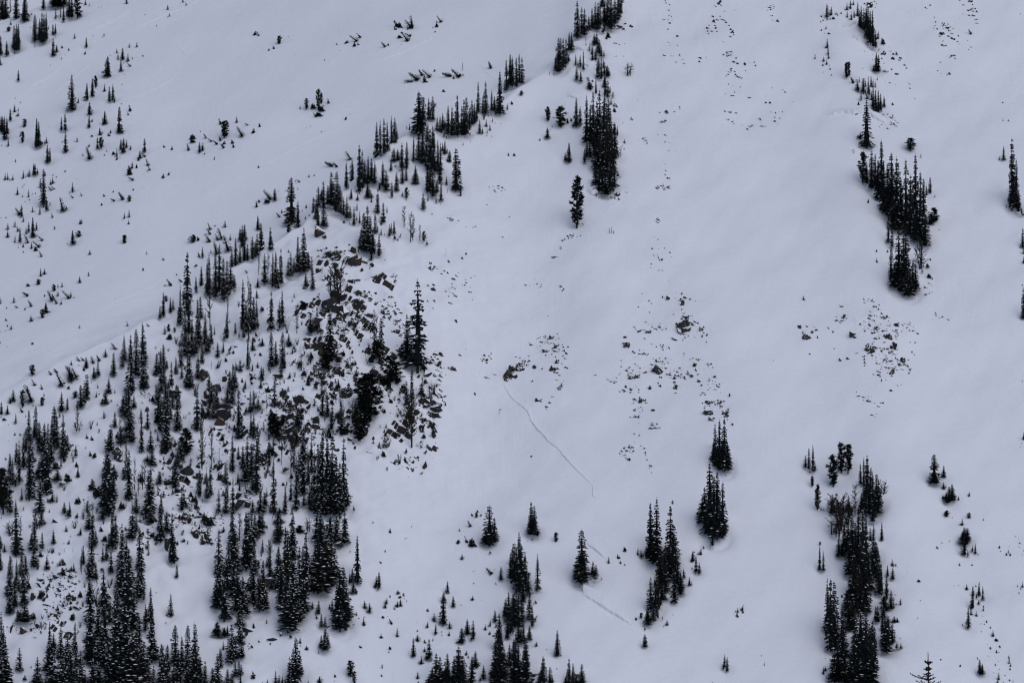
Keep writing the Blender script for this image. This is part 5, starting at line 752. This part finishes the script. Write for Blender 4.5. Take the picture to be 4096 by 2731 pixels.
for kind, ds in bykind.items():
    ds.sort(key=lambda d: -d['h'] * d['w'])
    stuff += ds[300:]; ds = ds[:300]
    lab = {}
    for i, d in enumerate(ds):
        name, cat = WORDS[kind]; qa, qb = qualify(d); label = qa + shape(d) + name + qb + ' ' + d['z'][1]
        if len(label.replace('-', ' ').split()) > 14: label = shape(d) + name + ' ' + d['z'][1]
        if len(label.replace('-', ' ').split()) > 14: label = name + ' ' + d['z'][1]
        lab.setdefault(label, []).append((place(d, i), d))
        lab[label][-1][0]['category'] = cat
    for label, lst in lab.items():
        lst.sort(key=lambda q: -q[1]['h'])
        if len(lst) > 3:
            for word in ('tallest ', 'second tallest '):
                if lst[0][1]['h'] < 1.03 * lst[1][1]['h']: break
                lst[0][0]['label'] = word + label; lst[0][0]['group'] = WORDS[kind][0] + 's ' + lst[0][1]['z'][1]; lst = lst[1:]
        for o, d in lst: o['label'] = label; o['group'] = WORDS[kind][0] + 's ' + d['z'][1]
def join_stuff(name, parts, mats, label, cat, parent=None):
    V, F, n = [], [], 0
    for me, mat in parts:
        co = np.empty(len(me.vertices) * 3, np.float32); me.vertices.foreach_get('co', co); co = co.reshape(-1, 3)
        m = np.array(mat); V.append(co @ m[:3, :3].T + m[:3, 3]); F += [tuple(n + q for q in f.vertices) for f in me.polygons]; n += len(co)
    me = bpy.data.meshes.new(name); me.from_pydata(np.concatenate(V).tolist(), [], F)
    for m in mats: me.materials.append(m)
    o = link(name, me, parent)
    o['kind'] = 'stuff'
    if label: o['label'] = label; o['category'] = cat
    return o
parts = []
for d in stuff:
    w, h = d['w'], d['h']
    me = {'leaning_fir': LEAN, 'fir_sapling': SAPLING}.get(d['kind'], SHRUB if h < 1.2 else SAPLING)[R_.randrange(5)]
    parts.append((me, Matrix.Translation(d['p']) @ Matrix.Rotation(R_.uniform(0, 6), 4, 'Z') @ Matrix.Diagonal((w, w, h, 1))))
join_stuff('buried_fir_tips', parts, [M_FIR], 'tiny fir tips barely showing above the snow all over the slopes', 'fir tips')

def brush_geo(rnd):
    m = MB()
    for i in range(11):
        a = rnd.uniform(0, 6.28); L = rnd.uniform(.2, .5); z = rnd.uniform(.5, 1.0); p = Vector((rnd.uniform(-.1, .1), rnd.uniform(-.1, .1), -.1)); q = Vector((L * math.cos(a), L * math.sin(a), z))
        m.tube(p, q, .03, .012, 3)
        for k in range(2):
            s0 = p.lerp(q, rnd.uniform(.5, .9)); m.tube(s0, s0 + Vector((rnd.uniform(-.2, .2), rnd.uniform(-.2, .2), rnd.uniform(.05, .3))), .014, .005, 3)
    return m
BRUSH = [brush_geo(R_).mesh('brush', [M_DEAD]) for _ in range(4)]
bp_, bt_ = [], []
for cx, cy, rx, ry, n in ((760, 1600, 240, 280, 80), (1150, 1650, 240, 230, 95), (600, 2060, 240, 170, 60), (950, 1960, 240, 150, 50), (1330, 1430, 190, 190, 50), (340, 1900, 190, 240, 45),
                          (240, 2360, 210, 170, 55), (800, 2100, 140, 80, 30), (1500, 1560, 170, 190, 40), (1570, 1780, 90, 140, 22), (1000, 1330, 200, 120, 30), (1150, 2250, 120, 200, 20), (1680, 1600, 90, 160, 24)):
    a = rng.uniform(0, 6.283, n); q = np.sqrt(rng.uniform(0, 1, n)); Q = cast(cx + rx * q * np.cos(a), cy + ry * q * np.sin(a))
    for p in Q:
        h = rng.gamma(4, .38) + .4; sh = rng.random() < .45
        (bt_ if sh else bp_).append(((SHRUB if sh else BRUSH)[R_.randrange(4)], Matrix.Translation(p) @ Matrix.Rotation(R_.uniform(0, 6), 4, 'Z') @ Matrix.Diagonal((h * .7, h * .7, h * .8, 1))))
join_stuff('bare_brush', bp_, [M_DEAD], 'grey leafless brush poking through the snow all over the rocky face', 'brush')
join_stuff('dwarf_fir_scrub', bt_, [M_FIR], 'dark dwarf fir scrub between the trees on the rocky face', 'scrub')

# ---------------------------------------------------------------- rocks
rk = [it for it in items if it[0] == 'R']
rp = cast([r[1] for r in rk], [r[2] for r in rk])
par = list(range(len(rk)))
def find(a):
    while par[a] != a: par[a] = par[par[a]]; a = par[a]
    return a
RX = np.array([(r[1], r[2]) for r in rk])
for i in range(len(rk)):
    d = np.hypot(*(RX[i + 1:] - RX[i]).T)
    for j in np.nonzero(d < 30)[0]: par[find(i)] = find(i + 1 + int(j))
cl = {}
for i in range(len(rk)): cl.setdefault(find(i), []).append(i)
def put_rock(name, r, p, parent, base):
    k = mpp(p[1]); kn = 1.35 if r[1] < 1830 and r[2] > 850 else 1.0; w, h = r[3] * k * 1.45 * kn, r[4] * k * 1.65 * kn
    me = ROCKS[R_.randrange(14)]
    dep = .4 * min(w, h) + .12 * w; out = .2 * h
    return link(name, me, parent, (p[0] - base[0], p[1] - base[1] - out, p[2] - base[2]), (R_.uniform(-.1, .3), R_.gauss(.55, .3) if 1150 < r[1] < 1850 else R_.gauss(.15, .45), R_.uniform(-.5, .5)), (w / 2, dep, h / 2))
def put_rocks(r, p, parent, base):
    if r[3] * r[4] < 320: put_rock('rock', r, p, parent, base); return
    k = mpp(p[1])
    for ox, oz, f in ((-.2, .1, .66), (.24, -.1, .58), (.05, -.32, .34)) if r[3] * r[4] < 1300 else ((-.12, .12, .78), (.26, -.06, .62), (-.3, -.2, .55), (.1, -.3, .5), (.34, .26, .42)):
        ox += R_.uniform(-.08, .08); oz += R_.uniform(-.08, .08)
        q = np.array([p[0] + ox * r[3] * k, p[1] + oz * r[4] * k / S1 * .6, p[2] + oz * r[4] * k])
        put_rock('rock', [r[0], r[1], r[2], r[3] * f, r[4] * f], q, parent, base)
def rock_zone(px, py):
    if px < 830: return 'rocky face below the lower ridge'
    if px < 1420 and py < 1900: return 'snowy knoll below the ridge crest'
    if px < 1830 and py < 1900: return 'snowy knoll beside the tall lone fir' if py > 1300 else 'snow beside the rock knoll'
    if px < 2300 and py > 1250: return 'slope above the long snow fracture'
    if px < 2560 and py < 900: return 'snow beside the dark strip of firs'
    if px < 2900 and py > 950: return 'boulder-strewn slope above the fir stands'
    if px >= 3080 and py > 1100: return 'rocky triangle under the big dark clump'
    if px > 3380 and px < 3640: return 'snow below the narrow dark fir strip'
    if px > 3640: return 'open slope past the narrow dark fir strip'
    return 'wide open snow face'
things = []
for ids in cl.values():
    px, py = RX[ids].mean(0)
    if len(ids) <= 2:
        for i in ids: things.append(('boulder', rk[i][3] * rk[i][4], put_rock('boulder', rk[i], rp[i], None, (0, 0, 0)), rock_zone(*RX[i]), RX[i], rp[i]))
    else:
        b = rp[ids].mean(0); o = link('rock_outcrop', None, loc=b)
        for i in ids: put_rocks(rk[i], rp[i], o, b)
        things.append(('rock_outcrop', len(ids), o, rock_zone(px, py), RX[ids].mean(0), b))
cnt = {}
for t in things: cnt.setdefault((t[0], t[3]), []).append(t)
for (kind, zn), lst in cnt.items():
    lst.sort(key=lambda t: -t[1])
    for i, t in enumerate(lst):
        if kind == 'boulder': lab, cat, grp = 'small dark boulder half buried in the ' + zn, 'boulder', 'boulders in the ' + zn
        else: lab, cat, grp = 'patch of dark rocks jutting from the ' + zn, 'rocks', 'rock patches on the ' + zn
        if i == 0 and len(lst) > 1: lab = 'largest ' + lab
        tag(t[2], lab, cat, grp)
outc = [t for t in things if t[0] == 'rock_outcrop']
OC = np.array([t[4] for t in outc])
sc = [it for it in items if it[0] == 'C']
spx, spy, ssz = [], [], []
for s_ in sc:
    n = int(s_[5])
    a = rng.uniform(0, 6.283, n); r = np.sqrt(rng.uniform(0, 1, n))
    spx += list(s_[1] + r * np.cos(a) * s_[3] / 2 / 2.2966); spy += list(s_[2] + r * np.sin(a) * s_[4] / 2 / 2.2966); ssz += list(rng.gamma(4, 3.3, n).clip(6, 30))
sp = cast(spx, spy); owner = [int(np.argmin(np.hypot(OC[:, 0] - x, OC[:, 1] - y))) for x, y in zip(spx, spy)]
for oi in set(owner):
    parts = []; b = outc[oi][5]
    for i in [i for i, q in enumerate(owner) if q == oi]:
        k = mpp(sp[i][1]); big = 1.5 if spx[i] < 1830 and spy[i] > 850 else 1.0; w = big * ssz[i] * k * rng.uniform(1., 2.8); h = big * ssz[i] * k * rng.uniform(.4, 1.05)
        q = sp[i] - b - np.array([0, .3 * h, 0])
        parts.append((ROCKS[R_.randrange(14)], Matrix.Translation(q) @ Matrix.Rotation(R_.gauss(.45, .35), 4, 'Y') @ Matrix.Diagonal((w / 2, .5 * h, h / 2, 1))))
    join_stuff('small_stones', parts, [M_ROCK], None, None, outc[oi][2])

# ---------------------------------------------------------------- the treetop on the near knoll
def near_tree():
    y = 250.0; dx, dz = px2dir(3712.0, 2607.0); tip = Vector((dx * y, y, dz * y))
    gz = float(H(np.array([tip.x]), np.array([y]))[0]); hh = tip.z - gz
    o = link('fir_tree', None, loc=(tip.x, y, gz))
    tag(o, 'lone brown-tipped fir standing on the near knoll, only its thin top showing', 'fir')
    r = random.Random(8); tr, cr = MB(), MB()
    tr.tube((0, 0, -.3), (0, 0, hh * .6), .16, .09, 7); tr.tube((0, 0, hh * .6), (.02, 0, hh - .9), .09, .03, 6); tr.tube((.02, 0, hh - .9), (0, 0, hh), .035, .015, 5)
    def branch(z, a, L, up, th=.03):
        c, s_ = math.cos(a), math.sin(a); p = Vector((0.01, 0, z)); n = max(3, int(L / .12)); prev = p
        for i in range(n):
            f = (i + 1) / n; q = Vector((.01 + L * f * c, L * f * s_, z + up * L * f * f)) + Vector((r.uniform(-.01, .01), r.uniform(-.01, .01), r.uniform(-.01, .01)))
            tr.tube(prev, q, th * (1 - .7 * (i / n)), th * (1 - .7 * f), 3)
            for k in range(9):
                b0 = prev.lerp(q, r.random()); d = Vector((r.gauss(0, 1), r.gauss(0, 1), r.gauss(0, 1) + .3)).normalized() * r.uniform(.05, .09) + (q - prev).normalized() * .03
                w = d.cross(Vector((r.gauss(0, 1), r.gauss(0, 1), r.gauss(0, 1)))).normalized() * .022
                cr.tri(tuple(b0 - w), tuple(b0 + w), tuple(b0 + d))
            prev = q
    for i in range(26):
        zz = hh - .08 - .4 * r.random(); a = r.uniform(0, 6.28); p = Vector((0, 0, zz)); d = Vector((math.cos(a), math.sin(a), 1.2)) * .035
        cr.tri((p.x - .01, p.y, p.z), (p.x + .01, p.y, p.z), tuple(p + d))
    for j, (z, n, L, up) in enumerate(((hh - .50, 5, .22, .25), (hh - .56, 4, .18, .7), (hh - .72, 4, .14, -.8), (hh - .86, 4, .2, .5), (hh - 1.0, 4, .16, -.3), (hh - 1.16, 5, .3, .15), (hh - 1.32, 6, .44, .35), (hh - 1.55, 6, .62, .3))):
        a0 = r.uniform(0, 6)
        for i in range(n): branch(z + r.uniform(-.04, .04), a0 + 6.283 * i / n + r.uniform(-.3, .3), L * r.uniform(.7, 1.15), up)
    branch(hh - 1.28, math.pi * 1.02, .85, .3, .03)
    z = hh - 1.8
    while z > .8:
        L = .55 + 1.5 * (1 - z / hh) ** .8
        for i in range(5): branch(z, r.uniform(0, 6.28), L * r.uniform(.7, 1.1), r.uniform(-.1, .2), .03)
        z -= .38
    link('trunk', tr.mesh('trunk', [M_BARK]), o); link('crown', cr.mesh('crown', [M_NEAR]), o)
near_tree()
